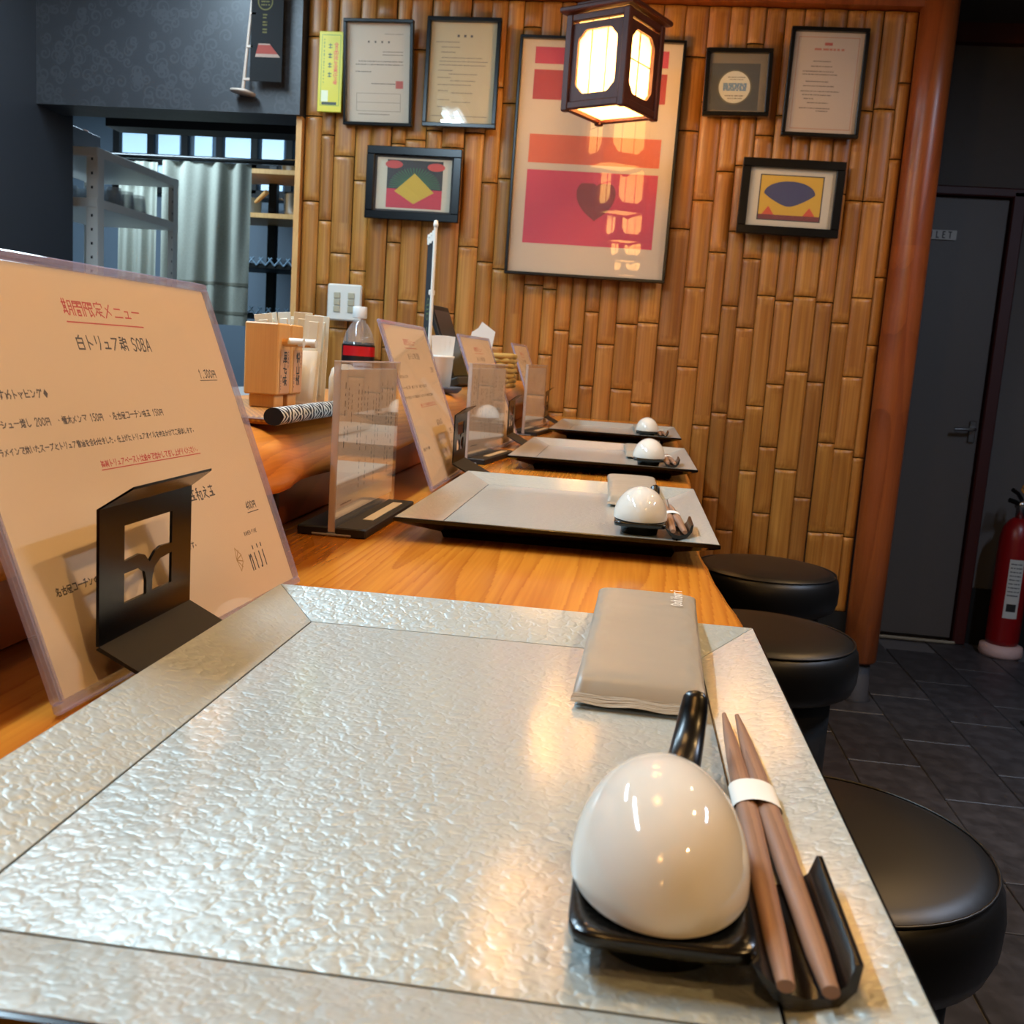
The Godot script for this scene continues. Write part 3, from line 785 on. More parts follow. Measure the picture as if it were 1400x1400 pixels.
func stools():
	var names := ["nearest round black stool under the counter edge", "middle round black stool, between the other two", "farthest round black stool in front of the bamboo wall"]
	var at := [Vector3(0.193, 0, -0.835), Vector3(0.222, 0, -1.515), Vector3(0.295, 0, -2.04)]
	var first: Node3D
	for k in 3:
		if k == 0:
			first = thing("bar_stool", at[0], names[0], "stool", "round stools along the counter")
			var g := geo()
			g.lathe(Vector3.ZERO, [Vector2(0, 0.43), Vector2(0.13, 0.43), Vector2(0.14, 0.436), Vector2(0.145, 0.45), Vector2(0.146, 0.475), Vector2(0.143, 0.492), Vector2(0.136, 0.503), Vector2(0.12, 0.509), Vector2(0.07, 0.513), Vector2(0, 0.514)], 48)
			put(g, "cushion", M.leather, first)
			var rr := []; for i in 49: rr.append(Vector3(0.1375 * cos(TAU * i / 48.0), 0.5035, 0.1375 * sin(TAU * i / 48.0)))
			g = geo(); g.tube(rr, 0.0016, 6, false); put(g, "piping", M.leather, first)
			g = geo(); g.lathe(Vector3.ZERO, [Vector2(0, 0.012), Vector2(0.112, 0.012), Vector2(0.112, 0.43), Vector2(0, 0.43)], 40); put(g, "drum", M.black_matte, first)
			g = geo(); g.lathe(Vector3.ZERO, [Vector2(0, 0), Vector2(0.118, 0), Vector2(0.118, 0.012), Vector2(0, 0.012)], 40); put(g, "foot_plate", M.black, first)
		else:
			copy(first, "bar_stool", at[k], names[k])

# ------------------------------------------------------------------ lanterns
func lanterns():
	var names := ["square wooden paper lantern hanging before the bamboo wall, the only one in view", "wooden paper lantern second from the bamboo wall", "wooden paper lantern third from the bamboo wall", "wooden paper lantern hanging behind the camera", "wooden paper lantern farthest behind the camera"]
	var zs := [-2.5, -1.58, -0.66, 0.26, 1.18]
	var first: Node3D
	var paper := mat(Color(0.95, 0.88, 0.74), 0.8)
	paper.emission_enabled = true; paper.emission = Color(1.0, 0.74, 0.42); paper.emission_energy_multiplier = 4.0
	paper.backlight_enabled = true; paper.backlight = Color(0.9, 0.85, 0.7)
	for k in 5:
		var at := Vector3(-0.113, 1.470, zs[k])
		var turn := deg_to_rad(-29.0)
		if k == 0:
			first = thing("paper_lantern", at, names[0], "lantern", "lanterns over the counter", turn)
			var hs := 0.076; var hh := 0.213
			for sx in [-1, 1]:
				for sz in [-1, 1]:
					var g := geo(); g.box(Vector3(sx * hs, hh * 0.5, sz * hs), Vector3(0.018, hh, 0.018), 0.0025); put(g, "corner_post", M.lantern, first)
			for s in 4:
				var bs := Basis(Vector3.UP, s * PI / 2)
				var g := geo()
				lantern_panel(g, bs, hs, hh)
				var pn := put(g, "side_panel", M.lantern, first)
				g = geo()
				if s % 2 == 0:
					for x in [-0.022, 0.02]: g.box(bs * Vector3(x, 0.12, hs - 0.009), Vector3(0.002, 0.17, 0.002) if s % 2 == 0 else Vector3(0.002, 0.17, 0.002))
				else:
					g.box(bs * Vector3(0.0, 0.11, hs - 0.009), Vector3(0.0025, 0.17, 0.0025)); g.box(bs * Vector3(0.0, 0.115, hs - 0.009), (bs * Vector3(0.14, 0.0025, 0.0025)).abs())
				put(g, "lattice_bar", M.lantern, pn)
			var g2: Geo
			for s in 4:
				var bs := Basis(Vector3.UP, s * PI / 2)
				g2 = geo(); g2.box(bs * Vector3(0, 0.012, hs), Vector3(0.137, 0.016, 0.014), 0.002, bs); put(g2, "rail", M.lantern, first)
				g2 = geo(); g2.box(bs * Vector3(0, hh - 0.008, hs), Vector3(0.137, 0.016, 0.014), 0.002, bs); put(g2, "rail", M.lantern, first)
			g2 = geo(); g2.box(Vector3(0, 0.108, 0), Vector3(0.128, 0.196, 0.128), 0.004); put(g2, "paper_shade", paper, first)
			g2 = geo(); g2.box(Vector3(0, hh + 0.009, 0), Vector3(0.196, 0.012, 0.196), 0.003); g2.box(Vector3(0, hh + 0.023, 0), Vector3(0.14, 0.016, 0.14), 0.003); put(g2, "roof", M.lantern, first)
			g2 = geo(); g2.tube([Vector3(0, hh + 0.03, 0), Vector3(0, 2.06 - 1.470, 0)], 0.004, 8); put(g2, "cord", M.black, first)
		else:
			copy(first, "paper_lantern", at, names[k], turn)
		var l := OmniLight3D.new()
		l.name = "lantern_light"; l.light_color = Color(1.0, 0.80, 0.52); l.light_energy = 0.125
		l.omni_range = 12.0; l.omni_attenuation = 2.0; l.light_size = 0.03; l.shadow_enabled = true
		l.position = at + Vector3(0, 0.09, 0)
		add_child(l)

# a board with a scalloped opening
func lantern_panel(g: Geo, bs: Basis, hs: float, hh: float):
	var w := hs - 0.008; var y0 := 0.02; var y1 := hh - 0.02
	var inner := PackedVector2Array()
	var iw := 0.053; var b := 0.036; var t := hh - 0.036
	var n := 0.0105
	# clockwise from top left, with stepped round corners
	for q in [[-1, 1], [1, 1], [1, -1], [-1, -1]]:
		var cx: float = q[0] * iw; var cy: float = t if q[1] > 0 else b
		var dx: float = -q[0]; var dy: float = -q[1]
		var pts := [Vector2(cx, cy + dy * 2.4 * n), Vector2(cx + dx * 0.15 * n, cy + dy * 1.8 * n), Vector2(cx + dx * 0.7 * n, cy + dy * 1.25 * n), Vector2(cx + dx * 1.0 * n, cy + dy * 1.0 * n), Vector2(cx + dx * 1.25 * n, cy + dy * 0.6 * n), Vector2(cx + dx * 1.8 * n, cy + dy * 0.12 * n), Vector2(cx + dx * 2.4 * n, cy)]
		if q[0] * q[1] > 0: pts.reverse()
		for p in pts: inner.append(p)
	var c := Vector2(0, (y0 + y1) * 0.5)
	var m := inner.size()
	for k in m:
		var a := inner[k]; var d := inner[(k + 1) % m]
		var oa := outer(a, c, w, y0, y1); var od := outer(d, c, w, y0, y1)
		for z in [hs - 0.006, hs + 0.002]:
			var f: float = hs - 0.002
			var mid := (a + d + oa + od) / 4.0
			g.quad_out(bs * Vector3(a.x, a.y, z), bs * Vector3(oa.x, oa.y, z), bs * Vector3(od.x, od.y, z), bs * Vector3(d.x, d.y, z), bs * Vector3(mid.x, mid.y, f))
		var e := (a + d) * 0.5; var away := (e - c) * 1.05 + c
		g.quad_out(bs * Vector3(a.x, a.y, hs - 0.006), bs * Vector3(a.x, a.y, hs + 0.002), bs * Vector3(d.x, d.y, hs + 0.002), bs * Vector3(d.x, d.y, hs - 0.006), bs * Vector3(away.x, away.y, hs - 0.002))

func outer(p: Vector2, c: Vector2, w: float, y0: float, y1: float) -> Vector2:
	var d := p - c
	var k: float = min(w / maxf(absf(d.x), 0.0001), ((y1 - y0) * 0.5) / maxf(absf(d.y), 0.0001))
	return c + d * k

# ------------------------------------------------------------------ pictures on the wall
func framed(called: String, x: float, y: float, w: float, h: float, bar: float, tilt: float, im: Image, label: String, cat: String, fm: Material = null, mount := 0.0, mount_c := Color(0.85, 0.82, 0.76), lean := 0.0):
	var o := thing(called, Vector3(x, y, -2.836), label, cat)
	o.rotation.z = deg_to_rad(tilt)
	o.rotation.x = deg_to_rad(lean)
	var m: Material = fm if fm else M.black
	var g := geo()
	for s in [-1, 1]:
		g.box(Vector3(0, s * (h - bar) * 0.5, 0.009), Vector3(w, bar, 0.018), 0.0015)
		g.box(Vector3(s * (w - bar) * 0.5, 0, 0.009), Vector3(bar, h - bar * 2.0, 0.018), 0.0015)
	put(g, "frame", m, o)
	var iw := w - bar * 2.0; var ih := h - bar * 2.0
	g = geo(); g.box(Vector3(0, 0, 0.002), Vector3(iw, ih, 0.004)); put(g, "backing", mat(mount_c, 0.8), o)
	g = geo(); card(g, iw - mount * 2.0, ih - mount * 2.0, 0.0046); put(g, "print", printed(im, 0.7), o)
	if true:
		g = geo(); g.box(Vector3(0, 0, 0.0085), Vector3(iw + 0.001, ih + 0.001, 0.002)); put(g, "glazing", M.glass, o)

func wall_hangings():
	# poster in colour blocks
	var im := sheet(560, 800, Color(0.80, 0.71, 0.60))
	var pink := Color(0.74, 0.10, 0.24); var red := Color(0.66, 0.05, 0.07); var orange := Color(0.80, 0.33, 0.15)
	im.fill_rect(Rect2i(46, 24, 468, 56), pink); im.fill_rect(Rect2i(46, 100, 468, 100), red)
	im.fill_rect(Rect2i(46, 318, 468, 98), orange); im.fill_rect(Rect2i(46, 440, 468, 256), Color(0.76, 0.13, 0.26))
	# a plain dark heart on the lower field
	for y in 160:
		for x in 170:
			var u := (x - 85) / 68.0; var v := (70 - y) / 68.0
			var k := pow(u * u + v * v - 0.8, 3.0) - u * u * v * v * v
			if k < 0.0: im.set_pixel(214 + x, 478 + y, Color(0.50, 0.09, 0.10))
	framed("poster_frame", -0.162, 1.431, 0.442, 0.626, 0.008, -0.3, im, "large poster of pink, red and orange colour blocks in a thin black frame", "poster", M.black, 0.0)
	# certificates
	var cream := Color(0.80, 0.73, 0.64); var ink := Color(0.36, 0.32, 0.28)
	im = sheet(340, 500, cream)
	for k in 4: im.fill_rect(Rect2i(110 + k * 36, 88, 9, 10), ink)
	dashes(im, 200, 300, 52, 3, Color(0.5, 0.46, 0.4), 1); dashes(im, 190, 300, 140, 3, ink, 2); dashes(im, 190, 300, 155, 3, ink, 3)
	dashes(im, 60, 300, 188, 4, ink, 4); dashes(im, 44, 300, 204, 4, ink, 5); dashes(im, 44, 130, 240, 4, ink, 6); dashes(im, 130, 260, 300, 4, ink, 7)
	im.fill_rect(Rect2i(262, 286, 40, 38), Color(0.72, 0.32, 0.26))
	for r in [Rect2i(50, 350, 240, 2), Rect2i(50, 396, 240, 2), Rect2i(50, 440, 240, 2), Rect2i(50, 350, 2, 92), Rect2i(288, 350, 2, 92)]: im.fill_rect(r, Color(0.5, 0.46, 0.4))
	dashes(im, 60, 230, 456, 3, ink, 8)
	framed("certificate_frame", -0.768, 1.635, 0.195, 0.272, 0.009, 0.5, im, "framed certificate with a red seal beside the yellow plate", "certificate", null, 0.0, Color(0.85, 0.82, 0.76), 6.0)
	im = sheet(340, 500, Color(0.78, 0.70, 0.54))
	for k in 3: im.fill_rect(Rect2i(135 + k * 34, 60, 12, 12), ink)
	var sd := 20
	for e in [[26, 150, 95], [56, 150, 120], [56, 130, 145], [60, 270, 172], [50, 300, 190], [50, 290, 208], [44, 120, 235], [100, 250, 252], [44, 110, 270], [110, 240, 285], [46, 220, 305], [50, 100, 335], [120, 230, 345], [50, 110, 380], [120, 220, 390], [50, 90, 415], [20, 310, 460]]:
		dashes(im, e[0], e[1], e[2], 3, ink, sd); sd += 1
	framed("certificate_frame", -0.536, 1.642, 0.203, 0.287, 0.011, 0.2, im, "framed cream document with many lines of print left of the poster", "certificate", null, 0.0, Color(0.85, 0.82, 0.76), -2.0)
	im = sheet(360, 500, Color(0.78, 0.70, 0.63))
	var pinkish := Color(0.74, 0.55, 0.46)
	for r in [Rect2i(22, 22, 316, 4), Rect2i(22, 474, 316, 4), Rect2i(22, 22, 4, 456), Rect2i(334, 22, 4, 456)]: im.fill_rect(r, pinkish)
	im.fill_rect(Rect2i(160, 50, 40, 14), Color(0.72, 0.32, 0.26)); dashes(im, 110, 270, 78, 10, Color(0.74, 0.45, 0.36), 40)
	sd = 50
	for e in [[110, 200, 140], [100, 210, 165], [60, 220, 190], [60, 240, 205], [80, 200, 240], [70, 230, 262], [60, 260, 288], [70, 220, 306], [80, 130, 325], [100, 210, 345], [60, 220, 372], [150, 210, 385]]:
		dashes(im, e[0], e[1], e[2], 4, ink, sd); sd += 1
	framed("certificate_frame", 0.425, 1.651, 0.197, 0.272, 0.010, -0.2, im, "framed certificate with a pink ruled border near the log post", "certificate")
	# yellow plate
	im = sheet(150, 450, Color(0.80, 0.74, 0.04))
	for r in [Rect2i(14, 16, 122, 3), Rect2i(14, 414, 122, 3), Rect2i(14, 16, 3, 400), Rect2i(133, 16, 3, 400)]: im.fill_rect(r, Color(0.35, 0.5, 0.08))
	write(im, "食品衛生責任者", 94, 60, 32, Color(0.85, 0.36, 0.05), 2.0, true)
	for k in 4: im.fill_rect(Rect2i(58, 70 + k * 54, 24, 6), Color(0.2, 0.3, 0.1)); im.fill_rect(Rect2i(66, 64 + k * 54, 6, 30), Color(0.2, 0.3, 0.1)); im.fill_rect(Rect2i(58, 86 + k * 54, 24, 5), Color(0.2, 0.3, 0.1))
	dashes_down(im, 28, 40, 300, 6, Color(0.4, 0.5, 0.1), 9)
	im.fill_rect(Rect2i(20, 330, 44, 64), Color(0.85, 0.85, 0.7)); im.fill_rect(Rect2i(24, 396, 96, 16), Color(0.12, 0.15, 0.05))
	var yp := thing("yellow_plate", Vector3(-0.905, 1.634, -2.832), "bright yellow plate with vertical lettering at the left end of the bamboo", "sign")
	var g := geo(); g.box(Vector3(0, 0, -0.003), Vector3(0.069, 0.212, 0.006), 0.001); put(g, "plate", mat(Color(0.72, 0.68, 0.05), 0.4), yp)
	g = geo(); card(g, 0.066, 0.209, 0.0006); put(g, "print", printed(im, 0.4), yp)
	# two small prints: plain stand-ins in the same colours
	im = sheet(440, 320, Color(0.80, 0.76, 0.66))
	im.fill_rect(Rect2i(60, 12, 330, 296), Color(0.05, 0.05, 0.055))
	for y in range(190, 308):
		im.fill_rect(Rect2i(60, y, 330, 1), Color(0.76, 0.09, 0.20))
	for k in 26:
		var a := PI + PI * k / 25.0
		line(im, Vector2(225 + cos(a) * 30, 170 + sin(a) * 30), Vector2(225 + cos(a) * 150, 180 + sin(a) * 120), 4.0, Color(0.08, 0.33, 0.16))
	for y in range(90, 280):
		var hw: float = 118.0 * (1.0 - absf((y - 205) / (115.0 if y < 205 else 75.0)))
		if hw > 0: im.fill_rect(Rect2i(int(225 - hw), y, int(hw * 2), 1), Color(0.80, 0.66, 0.06))
	for q in [Vector2(100, 40), Vector2(350, 48)]:
		for y in 50:
			var hw: float = 52.0 * sqrt(maxf(0.0, 1.0 - pow((y - 25) / 25.0, 2.0)))
			im.fill_rect(Rect2i(int(q.x - hw), int(q.y - 25 + y), int(hw * 2), 1), Color(0.78, 0.22, 0.18))
	framed("art_frame", -0.655, 1.345, 0.266, 0.195, 0.022, -0.3, im, "small black-framed print with a yellow diamond on black and red", "picture", mat(Color(0.012, 0.018, 0.03), 0.25), 0.006, Color(0.02, 0.03, 0.05))
	im = sheet(440, 320, Color(0.82, 0.78, 0.70))
	im.fill_rect(Rect2i(46, 24, 348, 272), Color(0.05, 0.05, 0.05)); im.fill_rect(Rect2i(52, 30, 336, 260), Color(0.84, 0.66, 0.04))
	for y in range(60, 210):
		var v := (y - 135) / 75.0
		var hw: float = 140.0 * sqrt(maxf(0.0, 1.0 - v * v)) * (1.0 - 0.5 * maxf(v, 0.0))
		im.fill_rect(Rect2i(int(214 - hw), y, int(hw * 2), 1), Color(0.10, 0.13, 0.38))
	for q in [105, 330]:
		for y in range(215, 268):
			im.fill_rect(Rect2i(int(q - (y - 210) * 0.65), y, int((y - 210) * 1.3), 1), Color(0.82, 0.27, 0.05))
	im.fill_rect(Rect2i(52, 262, 336, 28), Color(0.45, 0.03, 0.06))
	framed("art_frame", 0.369, 1.358, 0.266, 0.195, 0.022, -0.5, im, "small black-framed print with a dark blue oval on yellow", "picture", M.black, 0.006, Color(0.80, 0.77, 0.7))
	# disc in a dark square
	im = sheet(300, 300, Color(0.42, 0.36, 0.27))
	im.fill_rect(Rect2i(14, 50, 250, 240), Color(0.13, 0.13, 0.12))
	for y in 180:
		for rr in [[90, Color(0.30, 0.27, 0.16)], [82, Color(0.80, 0.78, 0.70)]]:
			var dy := (y - 90) / float(rr[0])
			if absf(dy) < 1.0:
				var hw: float = rr[0] * sqrt(1.0 - dy * dy)
				im.fill_rect(Rect2i(int(138 - hw), 80 + y, int(hw * 2), 1), rr[1])
	for k in 5: dashes(im, 78, 200, 150 + k * 8, 7, Color(0.34, 0.48, 0.62), 70 + k)
	dashes(im, 100, 190, 118, 4, ink, 78); dashes(im, 110, 180, 130, 3, ink, 79); dashes(im, 90, 190, 212, 5, ink, 80); dashes(im, 105, 180, 226, 4, ink, 81)
	framed("disc_frame", 0.201, 1.644, 0.172, 0.170, 0.011, 1.1, im, "square black frame holding a pale round disc on grey", "award")
	# switch plate
	var sw := thing("switch_plate", Vector3(-0.837, 1.012, -2.833), "white plastic switch plate with six rocker switches", "switch")
	g = geo(); g.box(Vector3(0, 0, 0.004), Vector3(0.099, 0.102, 0.012), 0.004); put(g, "plate", M.plastic, sw)
	for x in [-0.0205, 0.0205]:
		for k in 3:
			g = geo(); g.box(Vector3(x, 0.019 - k * 0.019, 0.011), Vector3(0.0185, 0.0165, 0.004), 0.001); put(g, "rocker", mat(Color(0.70, 0.66, 0.56), 0.45), sw)

# ------------------------------------------------------------------ place settings
# a thin panel: its four top corners, given depth downward, print coordinates in metres
func panel(g: Geo, q: Array, t: float):
	var f := func(p: Vector3) -> Vector2: return Vector2(p.x, p.z) / 0.4 + Vector2(0.5, 0.5)
	g.tri(q[0], q[1], q[2], f.call(q[0]), f.call(q[1]), f.call(q[2])); g.tri(q[0], q[2], q[3], f.call(q[0]), f.call(q[2]), f.call(q[3]))
	var c: Vector3 = (q[0] + q[1] + q[2] + q[3]) / 4.0 - Vector3(0, t * 0.5, 0)
	for k in 4:
		var a: Vector3 = q[k]; var b: Vector3 = q[(k + 1) % 4]; var d := Vector3(0, -t, 0)
		g.quad_out(a, b, b + d, a + d, c)

func make_tray(at: Vector3, label: String) -> Node3D:
	var t := thing("serving_tray", at, label, "tray", "trays set out along the counter")
	var hx := 0.1325; var hz := 0.184; var ix := hx - 0.0315; var iz := hz - 0.039
	var yo := 0.020; var yi := 0.0108
	# black body: rim edge, sloping underside, foot
	var g := geo()
	var ring := func(dx: float, y: float) -> Array:
		var r := 0.004
		var out := []
		for s in [[-1, -1], [1, -1], [1, 1], [-1, 1]]:
			out.append(Vector3(s[0] * (hx - dx), y, s[1] * (hz - dx)))
		return out
	var rws := [ring.call(0.036, 0.0), ring.call(0.034, 0.005), ring.call(0.004, yo - 0.005), ring.call(0.0, yo - 0.0035), ring.call(0.0, yo - 0.0008), ring.call(0.0012, yo - 0.0004)]
	rws.append([Vector3(-ix, yi - 0.0007, -iz), Vector3(ix, yi - 0.0007, -iz), Vector3(ix, yi - 0.0007, iz), Vector3(-ix, yi - 0.0007, iz)])
	g.rows(rws, true, -1, Rect2(0, 0, 1, 1), true, true)
	put(g, "tray_body", M.lacquer, t)
	var e := 0.0012
	var o := [Vector3(-hx + e, yo, -hz + e), Vector3(hx - e, yo, -hz + e), Vector3(hx - e, yo, hz - e), Vector3(-hx + e, yo, hz - e)]
	var i2 := [Vector3(-ix - 0.0004, yi, -iz - 0.0004), Vector3(ix + 0.0004, yi, -iz - 0.0004), Vector3(ix + 0.0004, yi, iz + 0.0004), Vector3(-ix - 0.0004, yi, iz + 0.0004)]
	for k in 4:
		var a: Vector3 = o[k]; var b: Vector3 = o[(k + 1) % 4]; var c: Vector3 = i2[(k + 1) % 4]; var d: Vector3 = i2[k]
		var m: Vector3 = (b - a).normalized() * 0.0003
		g = geo(); panel(g, [a + m, b - m, c - m, d + m], 0.0006); put(g, "rim_panel", M.pearl, t)
	g = geo(); var n := 0.0006
	panel(g, [Vector3(-ix + n, yi, -iz + n), Vector3(ix - n, yi, -iz + n), Vector3(ix - n, yi, iz - n), Vector3(-ix + n, yi, iz - n)], 0.0006)
	put(g, "floor_panel", M.pearl, t)
	return t

func egg(t: float) -> float:
	return sqrt(maxf(0.0, 1.0 - pow((t - 0.42) / 0.42, 2.0))) if t < 0.42 else pow(maxf(0.0, 1.0 - pow((t - 0.42) / 0.58, 2.0)), 0.72)

# spoon lying upside down: origin at the front of its bowl on the rest
func make_spoon(at: Vector3, label: String, turn := 0.0) -> Node3D:
	var s := thing("soup_spoon", at, label, "spoon", "spoons on the trays", turn)
	var rws := []
	for j in 41:
		var t := 0.5 - 0.5 * cos(PI * j / 40.0)
		var f := egg(t)
		var row := []
		for i in 41:
			var a := PI * i / 40.0
			row.append(Vector3(-cos(a) * 0.0238 * f, sin(a) * 0.0275 * pow(f, 0.9), -t * 0.082))
		rws.append(row)
	var g := geo(); g.rows(rws, false, 0, Rect2(0, 0, 1, 1), false)
	put(g, "bowl", M.glaze, s)
	g = geo()
	var pth := [Vector3(0.003, 0.006, -0.066), Vector3(0.006, 0.002, -0.085), Vector3(0.009, -0.001, -0.103), Vector3(0.011, 0.001, -0.116), Vector3(0.0125, 0.006, -0.1245), Vector3(0.0135, 0.0125, -0.129), Vector3(0.0138, 0.0165, -0.1305), Vector3(0.0139, 0.0182, -0.131), Vector3(0.0139, 0.0188, -0.1312)]
	g.tube(pth, [0.006, 0.0064, 0.0062, 0.0058, 0.0054, 0.005, 0.0044, 0.003, 0.001], 16, true, 0.62, Vector3(1, 0, 0.15))
	put(g, "handle", M.black, s)
	return s

func make_rest(at: Vector3, label: String, turn := 0.0) -> Node3D:
	var r := thing("spoon_rest", at, label, "spoon rest", "spoon rests on the trays", turn)
	# square dish with a round hollow, on a foot ring; origin at the middle of its foot
	var g := geo()
	var seg := 48
	var sq := func(a: float, h: float) -> Vector2:
		var d := Vector2(cos(a), sin(a))
		var k: float = h / pow(pow(absf(d.x), 9.0) + pow(absf(d.y), 9.0), 1.0 / 9.0)
		return d * k
	var rws := []
	for e in [[0.0, 0.003, 0], [0.015, 0.003, 0], [0.0185, 0.0078, 0], [0.0196, 0.0108, 1], [0.0222, 0.0118, 1], [0.0226, 0.0105, 1], [0.0222, 0.0080, 1], [0.017, 0.0068, 1], [0.0155, 0.0, 0], [0.0, 0.0, 0]]:
		var row := []
		for i in seg:
			var a := TAU * i / seg
			var p: Vector2 = sq.call(a, e[0]) if e[2] == 1 and e[0] > 0.021 else Vector2(cos(a), sin(a)) * e[0]
			row.append(Vector3(p.x, e[1], p.y))
		rws.append(row)
	g.rows(rws, true, 0)
	put(g, "dish", M.iron, r)
	# curved cradle for the chopsticks on the right
	g = geo()
	rws = []
	for j in 9:
		var z := lerpf(0.0255, -0.026, j / 8.0)
		var row := []
		for q in [[0.0205, 0.0112], [0.024, 0.0085], [0.028, 0.0055], [0.033, 0.0045], [0.038, 0.0055], [0.0415, 0.009], [0.0432, 0.0145], [0.0448, 0.0146], [0.0440, 0.008], [0.0405, 0.0035], [0.036, 0.0015], [0.030, 0.0015], [0.026, 0.0035], [0.022, 0.0085]]:
			row.append(Vector3(q[0], q[1], z))
		rws.append(row)
	g.rows(rws, true, 0)
	for e in [0, 8]:
		for i in 6:
			g.quad_out(rws[e][i], rws[e][i + 1], rws[e][12 - i], rws[e][13 - i], Vector3(0.033, 0.006, 0.0))
	g.box(Vector3(0.033, 0.0009, 0.004), Vector3(0.010, 0.0018, 0.03), 0.0004)
	put(g, "chopstick_cradle", M.iron, r)
	return r

func make_chopsticks(at: Vector3, a0: Vector3, a1: Vector3, label: String) -> Node3D:
	# a pair held by a paper band; origin at the near ends
	var c := thing("chopsticks", at, label, "chopsticks", "banded chopsticks on the trays")
	var d := a1 - a0
	var side := Vector3(1, 0, 0)
	for s in [-1, 1]:
		var pth := []; var rad := []
		for k in 13:
			var t := k / 12.0
			var sep: float = lerpf(0.0050, 0.0032, minf(t / 0.55, 1.0)) if t < 0.55 else lerpf(0.0032, 0.0026, (t - 0.55) / 0.45)
			pth.append(a0 + d * t + side * s * sep)
			rad.append(0.0021 if k == 0 else (lerpf(0.0028, 0.0038, t / 0.45) if t < 0.45 else lerpf(0.0038, 0.0009, pow((t - 0.45) / 0.55, 2.2))))
		var g := geo(); g.tube(pth, rad, 12, true, 0.8); put(g, "chopstick", M.chopstick, c)
	var m := a0 + d * 0.55
	var g2 := geo(); g2.tube([m - d * 0.045, m + d * 0.045], 0.0078, 24, false, 0.50); put(g2, "paper_band", M.paper, c)
	return c

func make_oshibori(at: Vector3, label: String, turn: float, tilt: float, im: Image) -> Node3D:
	var o := thing("wet_towel_packet", at, label, "towel packet", "wet towels on the trays", turn)
	o.rotation.x = tilt
	var w := 0.056; var l := 0.170; var h := 0.0125
	var rws := []
	var nz := FastNoiseLite.new(); nz.seed = 3; nz.frequency = 9.0
	for j in 33:
		var v := j / 32.0 * 2.0 - 1.0
		var row := []
		for i in 32:
			var u := TAU * i / 32.0
			var body := pow(maxf(0.0, 1.0 - pow(absf(v), 9.0)), 0.5)
			var fx := signf(cos(u)) * pow(absf(cos(u)), 0.35); var fy := signf(sin(u)) * pow(absf(sin(u)), 0.5)
			var x: float = fx * w * 0.5 * (0.985 + 0.03 * pow(absf(v), 6.0))
			var y: float = h * 0.5 + fy * h * 0.5 * maxf(body, 0.05) * (1.0 if fy < 0 else 0.95 + 0.1 * nz.get_noise_2d(x * 10.0, v))
			if fy < 0 and absf(v) > 0.9: y = maxf(y, 0.001)
			row.append(Vector3(x, y - (h * 0.30 * pow(absf(v), 20.0)), -v * l * 0.5))
		rws.append(row)
	var g := geo(); g.rows(rws, true, 0, Rect2(0, 0, 1, 1), true, true)
	put(g, "wrapper", M.oshibori, o)
	for s in [-1, 1]:
		g = geo()
		var r0 := []; var r1 := []; var r2 := []
		for i in 17:
			var u := i / 16.0 - 0.5
			var wv := 0.0004 * sin(i * 0.9 + s)
			r0.append(Vector3(u * w * 1.0, 0.0052 + wv * 0.3, s * l * 0.494)); r1.append(Vector3(u * w * 1.02, 0.0042 + wv, s * l * 0.512)); r2.append(Vector3(u * w * 1.03, 0.0028 + wv * 1.3, s * l * 0.53))
		g.rows([r0, r1, r2], false, 0, Rect2(0, 0, 1, 1), false); put(g, "crimped_end", M.oshibori, o)
	if im:
		g = geo()
		var y := h + 0.00045
		g.face(Vector3(0.012, y, -0.078), Vector3(0.021, y, -0.078), Vector3(0.021, y, -0.040), Vector3(0.012, y, -0.040))
		var m := printed(im, 0.5); m.transparency = BaseMaterial3D.TRANSPARENCY_ALPHA_SCISSOR; m.alpha_scissor_threshold = 0.5
		put(g, "lettering", m, o)
	return o

